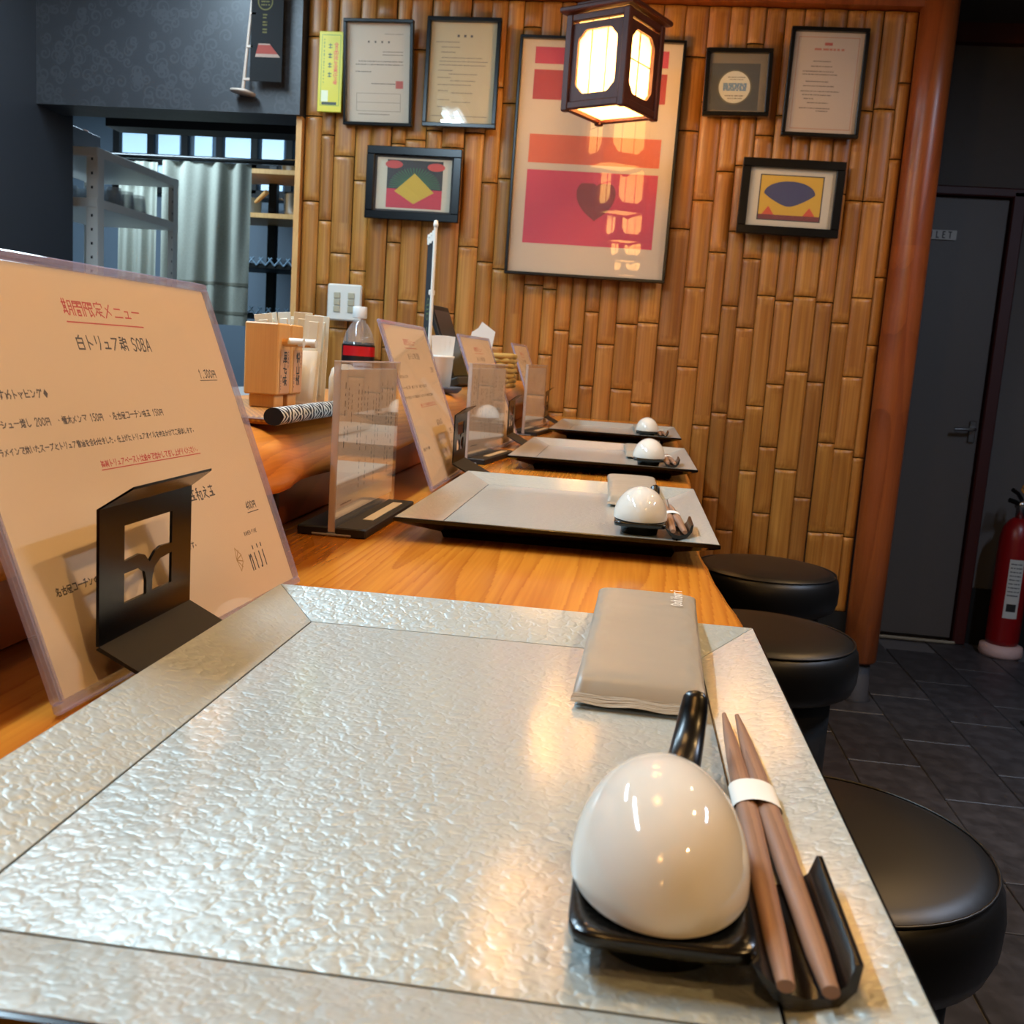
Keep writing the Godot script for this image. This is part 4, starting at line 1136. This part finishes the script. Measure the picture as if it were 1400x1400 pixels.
func place_settings():
	var T := [Vector3(-0.056, CT, -0.353), Vector3(-0.054, CT, -0.978), Vector3(-0.036, CT, -1.575), Vector3(-0.031, CT, -2.198)]
	var which := ["nearest", "second", "third", "farthest"]
	var im := Image.create(60, 252, false, Image.FORMAT_RGBA8)
	im.fill(Color(1, 1, 1, 0))
	# the brand line runs across the packet: letters turned a quarter
	var tmp := Image.create(252, 60, false, Image.FORMAT_RGBA8); tmp.fill(Color(1, 1, 1, 0))
	write(tmp, "Oshibori", 10, 8, 44, Color(0.92, 0.9, 0.86, 1), 2.6)
	tmp.rotate_90(COUNTERCLOCKWISE)
	im = tmp
	# spoon fronts (x, z from the tray's middle)
	var sp := [Vector2(0.0735, 0.131), Vector2(0.069, 0.122), Vector2(0.066, 0.103), Vector2(0.065, 0.094)]
	var osh := [Vector2(0.0715, -0.143), Vector2(0.062, -0.135), Vector2(0.057, -0.09), Vector2(0.066, -0.08)]
	for k in 4:
		var t: Vector3 = T[k]
		var tr := make_tray(t, ["pearly white serving tray nearest the camera, filling the foreground", "pearly serving tray second along the counter", "pearly serving tray third along the counter", "pearly serving tray farthest away, by the bamboo wall"][k])
		if k == 0: tr.rotation.y = deg_to_rad(0.4)
		var f := t + Vector3(sp[k].x, 0.0, sp[k].y)
		make_rest(f + Vector3(0, 0.0108, -0.020), "black iron spoon and chopstick rest on the %s tray" % which[k], 0.0)
		make_spoon(f + Vector3(0, 0.0225, 0.0), "white egg-shaped spoon bowl lying face down on the %s tray" % which[k])
		var near := f + Vector3(0.033, 0.0188, 0.007)
		var far := t + Vector3(0.1065, 0.0165, 0.0)
		if k == 0: far.z = t.z - 0.050
		else: far = near + Vector3(-0.004, -0.003, -0.185)
		far.y = CT + 0.0165
		make_chopsticks(near, Vector3.ZERO, far - near, "pair of brown wooden chopsticks in a white paper band on the %s tray" % which[k])
		make_oshibori(t + Vector3(osh[k].x, 0.0140 if k < 2 else 0.0115, osh[k].y), "greyish wrapped wet towel on the %s tray" % which[k], deg_to_rad(-1.5 if k == 0 else 2.0), deg_to_rad(2.2 if k < 2 else 0.0), im if k == 0 else null)

# ------------------------------------------------------------------ menus, bookends, card stands
func menu_image() -> Image:
	var W := 1500; var H := 1166
	var im := sheet(W, H, Color(0.89, 0.80, 0.68))
	var red := Color(0.72, 0.06, 0.08); var ink := Color(0.10, 0.08, 0.08); var brown := Color(0.17, 0.12, 0.10)
	write(im, "期間限定メニュー", 558, 92, 54, red, 2.1)
	line(im, Vector2(556, 163), Vector2(982, 163), 1.8, red)
	write(im, "白トリュフ鶏 SOBA", 568, 204, 47, ink, 2.4)
	write(im, "1,300円", 1266, 312, 34, ink, 1.9); line(im, Vector2(1262, 352), Vector2(1396, 352), 1.3, ink)
	write(im, "◆おすすめトッピング◆", 70, 366, 26, brown, 1.6)
	write(im, "チャーシュー増し 200円  ・極太メンマ 150円  ・名古屋コーチン味玉 150円", 48, 446, 24.5, brown, 1.4)
	write(im, "鶏ガラメインで炊いたスープとトリュフ醤油を合わせました。仕上げにトリュフオイルを吹きかけてご提供します。", 36, 520, 20.6, brown, 1.25)
	var xe := write(im, "特製トリュフペーストは途中で溶かして召し上がりください。", 488, 588, 21.5, red, 1.25)
	line(im, Vector2(484, 615), Vector2(xe, 615), 1.2, red)
	write(im, "釜玉和え玉", 880, 732, 45, ink, 2.4)
	write(im, "400円", 1300, 826, 31, ink, 1.9); line(im, Vector2(1298, 866), Vector2(1392, 866), 1.3, ink)
	write(im, "名古屋コーチンの濃厚", 110, 898, 24, brown, 1.5); write(im, "します。", 790, 900, 22, brown, 1.4)
	write(im, "RAMEN FINE", 1216, 930, 15, brown, 0.9, false, 1.2)
	# the shop's mark: a folded fan, and its name
	write(im, "niji", 1196, 988, 92, ink, 3.8, false, 0.62)
	var gold := Color(0.62, 0.48, 0.22)
	for k in 6:
		var a := deg_to_rad(-75.0 + k * 30.0)
		line(im, Vector2(1100, 1014), Vector2(1100 + cos(a) * 44, 1014 - sin(a) * -44), 1.6, gold)
	line(im, Vector2(1111, 972), Vector2(1144, 1002), 1.6, gold); line(im, Vector2(1144, 1002), Vector2(1144, 1026), 1.6, gold); line(im, Vector2(1144, 1026), Vector2(1111, 1057), 1.6, gold)
	return im

func make_menu(at: Vector3, dir: Vector3, label: String, m: Material):
	var o := thing("menu", at, label, "menu", "leaning menus")
	var x := dir.normalized(); var y := Vector3(-0.355, 0.935, 0.0); y = (y - x * y.dot(x)).normalized()
	o.basis = Basis(x, y, x.cross(y))
	var w := 0.257; var h := 0.199
	var g := geo(); g.box(Vector3(w / 2, h / 2, -0.0008), Vector3(w - 0.012, h - 0.010, 0.0010)); put(g, "backing_sheet", M.paper, o)
	g = geo(); card(g, w - 0.012, h - 0.010, 0.0, Vector3(w / 2, h / 2, 0)); put(g, "printed_sheet", m, o)
	g = geo(); g.box(Vector3(w / 2, h / 2, 0.0014), Vector3(w - 0.010, h - 0.010, 0.0008)); put(g, "clear_pane", M.clear, o)
	g = geo()
	for s in [0.0, 1.0]:
		g.box(Vector3(w / 2, lerpf(0.0025, h - 0.0025, s), 0.0), Vector3(w, 0.005, 0.0042), 0.0012)
		g.box(Vector3(lerpf(0.003, w - 0.003, s), h / 2, 0.0), Vector3(0.006, h - 0.008, 0.0042), 0.0012)
	put(g, "sleeve_edge", M.sleeve_edge, o)

func make_bookend(at: Vector3, label: String, turn: float) -> Node3D:
	var o := thing("bookend", at, label, "bookend", "bookends holding the menus", turn)
	var w := 0.088; var t := 0.0014
	var g := geo()
	var y0 := 0.022; var y1 := 0.081
	# upright with its three windows
	g.prism(PackedVector2Array([Vector2(0, y0), Vector2(0.021, y0), Vector2(0.021, y1), Vector2(0.0, y1)]), -t, 0)
	g.prism(PackedVector2Array([Vector2(w - 0.021, y0), Vector2(w, y0), Vector2(w, y1), Vector2(w - 0.021, y1)]), -t, 0)
	g.prism(PackedVector2Array([Vector2(0.021, y0), Vector2(w - 0.021, y0), Vector2(w - 0.021, 0.036), Vector2(0.021, 0.036)]), -t, 0)
	g.prism(PackedVector2Array([Vector2(0.021, 0.071), Vector2(w - 0.021, 0.071), Vector2(w - 0.021, y1), Vector2(0.021, y1)]), -t, 0)
	g.prism(PackedVector2Array([Vector2(0.021, 0.0495), Vector2(0.035, 0.0495), Vector2(0.040, 0.0465), Vector2(0.0415, 0.042), Vector2(0.0415, 0.036), Vector2(0.047, 0.036), Vector2(0.0475, 0.043), Vector2(0.050, 0.0475), Vector2(0.055, 0.050), Vector2(w - 0.021, 0.051), Vector2(w - 0.021, 0.0555), Vector2(0.056, 0.056), Vector2(0.050, 0.0545), Vector2(0.0445, 0.0505), Vector2(0.040, 0.0545), Vector2(0.035, 0.056), Vector2(0.021, 0.055)]), -t, 0)
	put(g, "upright", M.bookend, o)
	g = geo()
	# flared lip and sloping foot
	g.quad_out(Vector3(0, y1, 0), Vector3(w, y1, 0), Vector3(w - 0.002, y1 + 0.0085, 0.011), Vector3(0.007, y1 + 0.0085, 0.011), Vector3(w / 2, y1, 0.02))
	g.quad_out(Vector3(0, y1, -t), Vector3(w, y1, -t), Vector3(w - 0.002, y1 + 0.0097, 0.011), Vector3(0.007, y1 + 0.0097, 0.011), Vector3(w / 2, y1 - 0.02, 0.02))
	g.quad_out(Vector3(w - 0.002, y1 + 0.0085, 0.011), Vector3(0.007, y1 + 0.0085, 0.011), Vector3(0.007, y1 + 0.0097, 0.011), Vector3(w - 0.002, y1 + 0.0097, 0.011), Vector3(w / 2, y1, 0))
	put(g, "lip", M.bookend, o)
	g = geo()
	g.quad_out(Vector3(0, y0, 0), Vector3(w, y0, 0), Vector3(w, 0.002, 0.040), Vector3(0, 0.002, 0.040), Vector3(w / 2, -0.05, 0))
	g.quad_out(Vector3(0, y0 - t, -t), Vector3(w, y0 - t, -t), Vector3(w, 0.0004, 0.040), Vector3(0, 0.0004, 0.040), Vector3(w / 2, 0.05, 0.03))
	for x in [0.0, w]:
		g.quad_out(Vector3(x, y0, 0), Vector3(x, 0.002, 0.040), Vector3(x, 0.0004, 0.040), Vector3(x, y0 - t, -t), Vector3(w / 2, 0.01, 0.02))
	put(g, "foot", mat(Color(0.012, 0.011, 0.011), 0.7), o)
	return o

func menus():
	var pm := printed(menu_image(), 0.55)
	var ml := ["large near menu card in a clear sleeve at the left of the picture", "second menu card in a clear sleeve, between the card stands", "third menu card in a clear sleeve beyond the second card stand", "farthest menu card in a clear sleeve near the bamboo wall"]
	var mp := [[Vector3(-0.2175, CT + 0.001, -0.360), Vector3(0.012, 0, -0.254)], [Vector3(-0.214, CT + 0.001, -1.092), Vector3(-0.004, 0, -0.254)], [Vector3(-0.222, CT + 0.001, -1.628), Vector3(0.013, 0, -0.254)], [Vector3(-0.208, CT + 0.001, -2.24), Vector3(0.004, 0, -0.254)]]
	for k in 4: make_menu(mp[k][0], mp[k][1], ml[k], pm)
	var bl := ["black metal bookend with cut-out windows before the near menu", "black metal bookend before the second menu", "black metal bookend before the third menu", "black metal bookend before the farthest menu"]
	var bp := [Vector3(-0.2155, CT, -0.388), Vector3(-0.212, CT, -1.205), Vector3(-0.209, CT, -1.71), Vector3(-0.203, CT, -2.36)]
	var b0 := make_bookend(bp[0], bl[0], PI / 2)
	for k in range(1, 4): copy(b0, "bookend", bp[k], bl[k], PI / 2)
	# card stands with vertical print
	var im := sheet(700, 480, Color(0.80, 0.71, 0.62))
	var ink := Color(0.10, 0.08, 0.08)
	var r := RandomNumberGenerator.new(); r.seed = 12
	for c in 17:
		var x := 640 - c * 36
		var y0 := r.randi_range(40, 110); var n := r.randi_range(1, 3)
		for s in n:
			var y1: int = y0 + r.randi_range(50, 110)
			if c % 5 != 3: dashes_down(im, x, y0, min(y1, 420), 8 if c % 4 == 0 else 6, ink, 300 + c * 5 + s)
			y0 = y1 + r.randi_range(20, 60)
	dashes(im, 60, 180, 436, 5, ink, 399)
	var cm := printed(im, 0.5)
	var sl := ["clear upright card stand on a black base nearest the camera", "clear upright card stand on a black base, the middle one", "clear upright card stand on a black base, farthest away"]
	var sp := [Vector3(-0.236, CT, -0.786), Vector3(-0.232, CT, -1.418), Vector3(-0.217, CT, -2.03)]
	var s0: Node3D
	for k in 3:
		if k > 0:
			copy(s0, "card_stand", sp[k], sl[k], PI / 2 - (0.12 if k == 1 else 0.10))
			continue
		s0 = thing("card_stand", sp[0], sl[0], "card stand", "upright card stands", PI / 2)
		var w := 0.205; var h := 0.139
		var g := geo(); g.box(Vector3(w / 2, h / 2 + 0.005, 0), Vector3(w - 0.008, h - 0.016, 0.0010)); put(g, "card_back", M.paper, s0)
		g = geo(); card(g, w - 0.008, h - 0.016, 0.0008, Vector3(w / 2, h / 2 + 0.005, 0)); put(g, "printed_card", cm, s0)
		g = geo(); g.box(Vector3(w / 2, h / 2 + 0.004, 0.0022), Vector3(w, h, 0.0016), 0.0004); g.box(Vector3(w / 2, h / 2 + 0.004, -0.0022), Vector3(w, h, 0.0016), 0.0004); put(g, "clear_sheet", M.glass, s0)
		g = geo(); g.box(Vector3(0.0006, h / 2 + 0.004, 0), Vector3(0.0012, h, 0.006), 0.0004); g.box(Vector3(w / 2, h + 0.0035, 0), Vector3(w, 0.0014, 0.006), 0.0004); put(g, "clear_edge", clear(Color(0.82, 0.76, 0.72), 0.6, 0.08), s0)
		g = geo(); g.box(Vector3(w / 2 - 0.012, 0.004, 0.016), Vector3(w - 0.025, 0.008, 0.026), 0.001); g.box(Vector3(w / 2 - 0.012, 0.004, -0.016), Vector3(w - 0.025, 0.008, 0.026), 0.001); put(g, "base", M.black_matte, s0)
		g = geo(); g.box(Vector3(w / 2, 0.0018, 0), Vector3(w, 0.0024, 0.034), 0.0008); put(g, "clear_foot", clear(Color(0.85, 0.85, 0.85), 0.4, 0.08), s0)
		g = geo(); g.box(Vector3(w / 2 + 0.0, 0.0083, 0.018), Vector3(0.11, 0.0008, 0.009), 0.0002); put(g, "pale_strip", mat(Color(0.80, 0.75, 0.66), 0.5), s0)

# ------------------------------------------------------------------ things on the raised shelf
func shelf_things():
	var g: Geo
	# woven tray with a patterned cloth edge
	var t := thing("condiment_tray", Vector3(-0.330, LT, -0.835), "flat woven yellow tray with a blue and white patterned edge on the shelf", "tray")
	var wv := sheet(256, 256, Color(0.62, 0.45, 0.10))
	for y in 256:
		for x in 256:
			var k := 0.5 + 0.5 * sin(x * TAU / 16.0 + (PI if (y / 16) % 2 == 0 else 0.0))
			var q := absf(sin(y * PI / 16.0))
			wv.set_pixel(x, y, Color(0.42, 0.27, 0.05).lerp(Color(0.80, 0.62, 0.17), q * (0.45 + 0.55 * k)))
	var wm := planar(mat(Color(1.0, 0.86, 0.55), 0.6), Vector3(14, 14, 14)); wm.albedo_texture = tex(wv)
	g = geo(); g.box(Vector3(-0.004, 0.0032, 0), Vector3(0.128, 0.006, 0.206), 0.002); put(g, "woven_board", wm, t)
	var pi := sheet(96, 768, Color(0.80, 0.80, 0.78))
	for y in 768:
		for x in 96:
			var d := absf(posmod(y, 96) - 48) + absf(x - (48.0 if (y / 96) % 2 == 0 else 30.0)) * 1.3
			if posmod(int(d), 26) < 13: pi.set_pixel(x, y, Color(0.03, 0.035, 0.09))
	var pm := printed(pi, 0.8)
	g = geo()
	var pth := []; for k in 15: pth.append(Vector3(0.0630, 0.0070, 0.106 - 0.212 * k / 14.0))
	g.tube(pth, 0.0078, 18, true, 0.88); put(g, "patterned_edge", pm, t)
	pth = []; for k in 15: pth.append(Vector3(-0.0725, 0.0068, 0.106 - 0.212 * k / 14.0))
	g = geo(); g.tube(pth, 0.0068, 14); put(g, "patterned_edge", pm, t)
	# two spice boxes with pegs
	var lab := ["黒七味", "粉山椒"]
	for k in 2:
		var im := sheet(160, 330, Color(0.78, 0.58, 0.42))
		write(im, lab[k], 52, 20, 82, Color(0.06, 0.04, 0.04), 5.0, true, 0.9)
		dashes_down(im, 130, 14, 150, 8, Color(0.25, 0.16, 0.12), 500 + k); dashes_down(im, 14, 190, 300, 8, Color(0.25, 0.16, 0.12), 510 + k)
		var b := thing("spice_box", Vector3(-0.3165, LT + 0.0064, -0.845 - k * 0.0335), ["pale wooden spice box nearest on the woven tray", "pale wooden spice box behind the first one"][k], "box", "spice boxes")
		g = geo(); g.box(Vector3(0, 0.0415, 0), Vector3(0.030, 0.061, 0.030), 0.0012); put(g, "body", M.pale_wood, b)
		g = geo(); g.box(Vector3(0, 0.0055, 0), Vector3(0.023, 0.011, 0.022), 0.0008); put(g, "foot", M.pale_wood, b)
		g = geo(); var a := 0.0154
		g.face(Vector3(a, 0.050, 0.010), Vector3(a, 0.050, -0.0135), Vector3(a, 0.0125, -0.0135), Vector3(a, 0.0125, 0.010)); put(g, "paper_label", printed(im), b)
		g = geo(); g.tube([Vector3(0.014, 0.056, 0.003), Vector3(0.033, 0.0565, 0.003)], 0.0036, 14); var pg := put(g, "peg", M.pale_wood, b)
		g = geo(); g.tube([Vector3(0.020, 0.0567, 0.003), Vector3(0.0332, 0.0567, 0.003)], 0.0038, 14); put(g, "white_tip", M.plastic, pg)
	# plastic holder and the paper sachets in it
	var h := thing("sachet_holder", Vector3(-0.324, LT + 0.0064, -0.922), "milky plastic holder behind the wooden spice boxes", "holder")
	var rws := []
	for e in [[0.0165, 0.0], [0.018, 0.002], [0.020, 0.05], [0.0185, 0.05], [0.0165, 0.004]]:
		var row := []
		for i in 24:
			var a := TAU * i / 24.0
			var d := Vector2(cos(a), sin(a)); var q: float = e[0] / pow(pow(absf(d.x), 6.0) + pow(absf(d.y), 6.0), 1.0 / 6.0)
			row.append(Vector3(d.x * q * 1.5, e[1], d.y * q))
		rws.append(row)
	g = geo(); g.rows(rws, true, 0, Rect2(0, 0, 1, 1), true); put(g, "cup", M.milky, h)
	var r := RandomNumberGenerator.new(); r.seed = 21
	var sm := mat(Color(0.90, 0.87, 0.80), 0.55)
	for k in 10:
		var s := thing("paper_sachet", Vector3(-0.336 + 0.0042 * k, LT + 0.0095, -0.922 + r.randf_range(-0.008, 0.010)), "slim white paper sachet standing in the milky plastic holder", "sachet", "paper sachets in the holder")
		s.rotation = Vector3(r.randf_range(-0.08, 0.08), r.randf_range(-0.5, 0.3), 0.13 - 0.022 * k + r.randf_range(-0.03, 0.03))
		var hh := r.randf_range(0.076, 0.086) - absf(k - 5) * 0.0012
		g = geo(); g.box(Vector3(0, hh / 2, 0), Vector3(0.017, hh, 0.0007), 0.0002); put(g, "wrapper", sm, s)
		g = geo(); g.box(Vector3(0, hh * 0.5, 0.0005), Vector3(0.009, hh * 0.86, 0.0011), 0.0004); put(g, "toothpick_bulge", sm, s)
	var w := thing("plastic_pot", Vector3(-0.279, LT + 0.0, -0.952), "small rounded milky plastic pot beside the patterned tray", "pot")
	g = geo(); g.lathe(Vector3.ZERO, [Vector2(0, 0.0), Vector2(0.013, 0.0), Vector2(0.0145, 0.004), Vector2(0.0145, 0.032), Vector2(0.012, 0.041), Vector2(0.006, 0.0455), Vector2(0, 0.046)], 24); put(g, "body", M.milky, w)
	g = geo(); g.lathe(Vector3.ZERO, [Vector2(0, 0.004), Vector2(0.011, 0.004), Vector2(0.011, 0.02), Vector2(0, 0.022)], 16); put(g, "contents", mat(Color(0.72, 0.55, 0.36), 0.8), w)
	# cola bottle on the lower worktop
	var b2 := thing("cola_bottle", Vector3(-0.489, 0.775, -1.75), "plastic bottle of dark cola with a white cap", "bottle")
	var body := clear(Color(0.9, 0.9, 0.9), 0.12, 0.03)
	g = geo(); g.lathe(Vector3.ZERO, [Vector2(0, 0), Vector2(0.026, 0.0), Vector2(0.0285, 0.006), Vector2(0.0285, 0.112), Vector2(0.0275, 0.124), Vector2(0.0235, 0.139), Vector2(0.0165, 0.152), Vector2(0.0115, 0.158), Vector2(0.0105, 0.164)], 32); put(g, "shell", body, b2)
	g = geo(); g.lathe(Vector3.ZERO, [Vector2(0, 0.001), Vector2(0.025, 0.001), Vector2(0.0275, 0.006), Vector2(0.0275, 0.112), Vector2(0.0268, 0.1235), Vector2(0, 0.1235)], 32); put(g, "cola", mat(Color(0.035, 0.008, 0.006), 0.1), b2)
	var li := sheet(512, 160, Color(0.06, 0.015, 0.015))
	li.fill_rect(Rect2i(0, 8, 512, 46), Color(0.70, 0.03, 0.05)); li.fill_rect(Rect2i(200, 8, 60, 46), Color(0.05, 0.012, 0.01)); li.fill_rect(Rect2i(420, 8, 40, 46), Color(0.05, 0.012, 0.01))
	for q in [20, 290]: li.fill_rect(Rect2i(q, 84, 110, 70), Color(0.72, 0.76, 0.82)); dashes(li, q + 10, q + 100, 100, 8, Color(0.3, 0.36, 0.5), 600 + q); dashes(li, q + 10, q + 100, 126, 8, Color(0.3, 0.36, 0.5), 601 + q)
	g = geo(); g.lathe(Vector3.ZERO, [Vector2(0.0291, 0.119), Vector2(0.0291, 0.061)], 40); put(g, "label", printed(li, 0.35), b2)
	g = geo(); g.lathe(Vector3.ZERO, [Vector2(0, 0.185), Vector2(0.0115, 0.185), Vector2(0.0125, 0.1835), Vector2(0.0125, 0.166), Vector2(0.0118, 0.165), Vector2(0, 0.165)], 28); put(g, "cap", M.white, b2)
	# small banner on a white pole
	var f := thing("small_banner", Vector3(-0.362, LT, -1.75), "small navy banner on a white pole standing on the shelf", "banner")
	g = geo(); g.tube([Vector3(0, 0, 0), Vector3(0, 0.278, 0)], 0.0032, 10); put(g, "pole", M.plastic, f)
	g = geo(); g.lathe(Vector3(0, 0.276, 0), [Vector2(0, 0), Vector2(0.0042, 0.0), Vector2(0.0046, 0.004), Vector2(0.0035, 0.010), Vector2(0, 0.012)], 12); put(g, "pole_cap", M.plastic, f)
	g = geo(); g.lathe(Vector3.ZERO, [Vector2(0, 0), Vector2(0.022, 0.0), Vector2(0.022, 0.003), Vector2(0.006, 0.006), Vector2(0, 0.006)], 20); put(g, "pole_base", M.plastic, f)
	var u := Vector3(-0.40, 0, -0.917)
	g = geo(); g.tube([Vector3(0, 0.268, 0), u * 0.062 + Vector3(0, 0.262, 0)], 0.0016, 8); put(g, "cross_bar", M.plastic, f)
	var bi := sheet(200, 640, Color(0.045, 0.05, 0.085))
	for k in 48:
		var a := TAU * k / 48.0; dot(bi, 100 + cos(a) * 52, 330 + sin(a) * 52, 4, Color(0.35, 0.42, 0.22))
	for k in 3: dashes(bi, 70, 132, 305 + k * 22, 8, Color(0.35, 0.42, 0.22), 700 + k)
	for k in 5: bi.fill_rect(Rect2i(84, 420 + k * 40, 32, 24), Color(0.34, 0.36, 0.24))
	var a0 := u * 0.005; var a1 := u * 0.060
	g = geo(); g.face(a1 + Vector3(0, 0.252, 0), a0 + Vector3(0, 0.256, 0), a0 + Vector3(0, 0.03, 0), a1 + Vector3(0, 0.03, 0)); put(g, "cloth", printed(bi, 0.8), f)
	for q in [[0.012, 0.262], [0.03, 0.26], [0.05, 0.259]]:
		g = geo(); g.box(u * q[0] + Vector3(0, q[1], 0), Vector3(0.006, 0.018, 0.004), 0.0005, Basis(Vector3.UP, -0.41)); put(g, "loop", M.plastic, f)
	g = geo(); g.box(u * 0.004 + Vector3(0, 0.165, 0), Vector3(0.010, 0.009, 0.008), 0.001); put(g, "clip", M.plastic, f)
	# black tablet on its stand
	var tb := thing("tablet", Vector3(-0.335, LT, -1.95), "black tablet propped upright on the shelf, seen from its edge", "tablet")
	var bs := Basis(Vector3.UP, deg_to_rad(84.0)) * Basis(Vector3.RIGHT, deg_to_rad(-21.0))
	g = geo(); g.box(bs * Vector3(0.0, 0.082, 0), Vector3(0.115, 0.16, 0.009), 0.002, bs); put(g, "body", M.black_matte, tb)
	g = geo(); g.box(bs * Vector3(0.0, 0.086, 0.0052), Vector3(0.10, 0.13, 0.001), 0.0002, bs); put(g, "screen", M.black, tb)
	g = geo(); g.box(bs * Vector3(0.0, 0.008, 0.004), Vector3(0.12, 0.016, 0.022), 0.002, bs); put(g, "stand", mat(Color(0.16, 0.16, 0.14), 0.5), tb)
	g = geo(); g.box(Vector3(-0.035, 0.035, 0), Vector3(0.006, 0.07, 0.05), 0.001, Basis(Vector3(0, 0, 1), 0.5)); put(g, "prop", M.black_matte, tb)
	# second sachet cup on a blue-grey saucer
	var sc := thing("saucer", Vector3(-0.305, LT, -1.60), "flat blue-grey saucer under the white sachet cup", "saucer")
	g = geo(); g.lathe(Vector3.ZERO, [Vector2(0, 0), Vector2(0.024, 0.0), Vector2(0.030, 0.006), Vector2(0.031, 0.010), Vector2(0.028, 0.010), Vector2(0.022, 0.004), Vector2(0, 0.004)], 28); put(g, "dish", mat(Color(0.26, 0.28, 0.33), 0.4), sc)
	var c2 := thing("sachet_cup", Vector3(-0.307, LT + 0.0045, -1.60), "white sachet cup behind the second menu", "cup")
	g = geo(); g.lathe(Vector3.ZERO, [Vector2(0, 0), Vector2(0.013, 0.0), Vector2(0.0165, 0.05), Vector2(0.0178, 0.051), Vector2(0.0178, 0.054), Vector2(0.015, 0.054), Vector2(0.012, 0.004), Vector2(0, 0.004)], 24); put(g, "cup_wall", M.plastic, c2)
	for k in 4:
		var s := thing("paper_sachet", Vector3(-0.314 + 0.004 * k, LT + 0.010, -1.60), "white paper sachet standing in the cup behind the second menu", "sachet", "paper sachets in the cup")
		s.rotation = Vector3(0.05 - 0.03 * k, 0.4, 0.10 - 0.06 * k)
		g = geo(); g.box(Vector3(0, 0.040, 0), Vector3(0.014, 0.08, 0.0008), 0.0002); put(g, "wrapper", M.paper, s)
	# wicker basket with a tissue in it
	var bk := thing("wicker_basket", Vector3(-0.340, LT, -2.08), "pale woven basket on the shelf near the bamboo wall", "basket")
	var wick := mat(Color(0.72, 0.58, 0.30), 0.7)
	for j in 7:
		var ring := []
		for i in 57:
			var a := TAU * i / 56.0
			var d := Vector2(cos(a), sin(a)); var q: float = 1.0 / pow(pow(absf(d.x), 8.0) + pow(absf(d.y), 8.0), 1.0 / 8.0)
			var wob: float = 0.0022 * (1.0 if (i + j) % 2 == 0 else -1.0) if i < 56 else 0.0022 * (1.0 if j % 2 == 0 else -1.0)
			ring.append(Vector3(d.x * q * (0.086 + wob), 0.006 + j * 0.0098 + 0.001 * sin(a * 5.0 + j), d.y * q * (0.052 + wob)))
		g = geo(); g.tube(ring, 0.0052, 8, false); put(g, "woven_strand", wick, bk)
	g = geo(); g.box(Vector3(0, 0.003, 0), Vector3(0.16, 0.004, 0.095), 0.001); put(g, "bottom", wick, bk)
	var ti := thing("tissue", Vector3(-0.322, LT + 0.006, -2.07), "white folded paper napkins sticking up out of the woven basket", "napkins")
	var fold := [[Vector3(-0.006, 0, 0), -0.05, 0.105], [Vector3(-0.004, 0, 0.006), 0.10, 0.125], [Vector3(-0.008, 0, 0.012), 0.02, 0.09]]
	for e in fold:
		var fb := Basis(Vector3(0, 0, 1), -e[1]) * Basis(Vector3.UP, 0.3)
		g = geo(); g.prism(PackedVector2Array([Vector2(-0.020, 0.0), Vector2(0.018, 0.0), Vector2(0.024, e[2] - 0.016), Vector2(-0.006, e[2]), Vector2(-0.012, e[2] - 0.014), Vector2(-0.024, e[2] - 0.024)]), -0.0008, 0.0008, fb, e[0]); put(g, "folded_sheet", M.tissue, ti)

func small_banner_on_soffit():
	var f := thing("hanging_banner", Vector3(-1.138, 1.56, -2.79), "small dark banner on a pale pole fixed to the patterned wall", "banner")
	var g := geo(); g.tube([Vector3(0, 0.006, 0), Vector3(0.026, 0.30, 0)], 0.0045, 10); put(g, "pole", mat(Color(0.72, 0.64, 0.58), 0.5), f)
	g = geo(); g.lathe(Vector3.ZERO, [Vector2(0, -0.002), Vector2(0.034, -0.002), Vector2(0.035, 0.003), Vector2(0.012, 0.009), Vector2(0, 0.009)], 24); var bsn := put(g, "pole_base", mat(Color(0.72, 0.64, 0.58), 0.5), f)
	bsn.rotation.z = deg_to_rad(-6.0)
	var im := sheet(200, 640, Color(0.05, 0.045, 0.05))
	var gold := Color(0.36, 0.33, 0.17)
	for k in 60:
		var a := TAU * k / 60.0; dot(im, 86 + cos(a) * 44, 200 + sin(a) * 44, 4, gold)
	for k in 3: dashes(im, 60, 114, 178 + k * 18, 8, gold, 800 + k)
	for k in 3: dashes(im, 72, 100, 268 + k * 40, 8, gold, 810 + k); dashes(im, 72, 100, 284 + k * 40, 8, gold, 820 + k)
	for y in range(430, 505):
		var v := (y - 430) / 75.0
		im.fill_rect(Rect2i(int(30 + 20 * (1 - v)), y, int(70 + 90 * v), 1), Color(0.60, 0.50, 0.44) if v > 0.75 or v < 0.1 else Color(0.55, 0.24, 0.20))
	g = geo(); g.box(Vector3(0.066, 0.18, 0.004), Vector3(0.09, 0.30, 0.001)); put(g, "cloth_back", M.black_matte, f)
	g = geo(); card(g, 0.09, 0.30, 0.006, Vector3(0.066, 0.18, 0)); put(g, "cloth", printed(im, 0.9), f)
	for y in [0.035, 0.12, 0.205, 0.28]:
		g = geo(); g.box(Vector3(0.008 + y * 0.085, y, 0.003), Vector3(0.020, 0.007, 0.006), 0.001); put(g, "loop", mat(Color(0.72, 0.64, 0.58), 0.5), f)
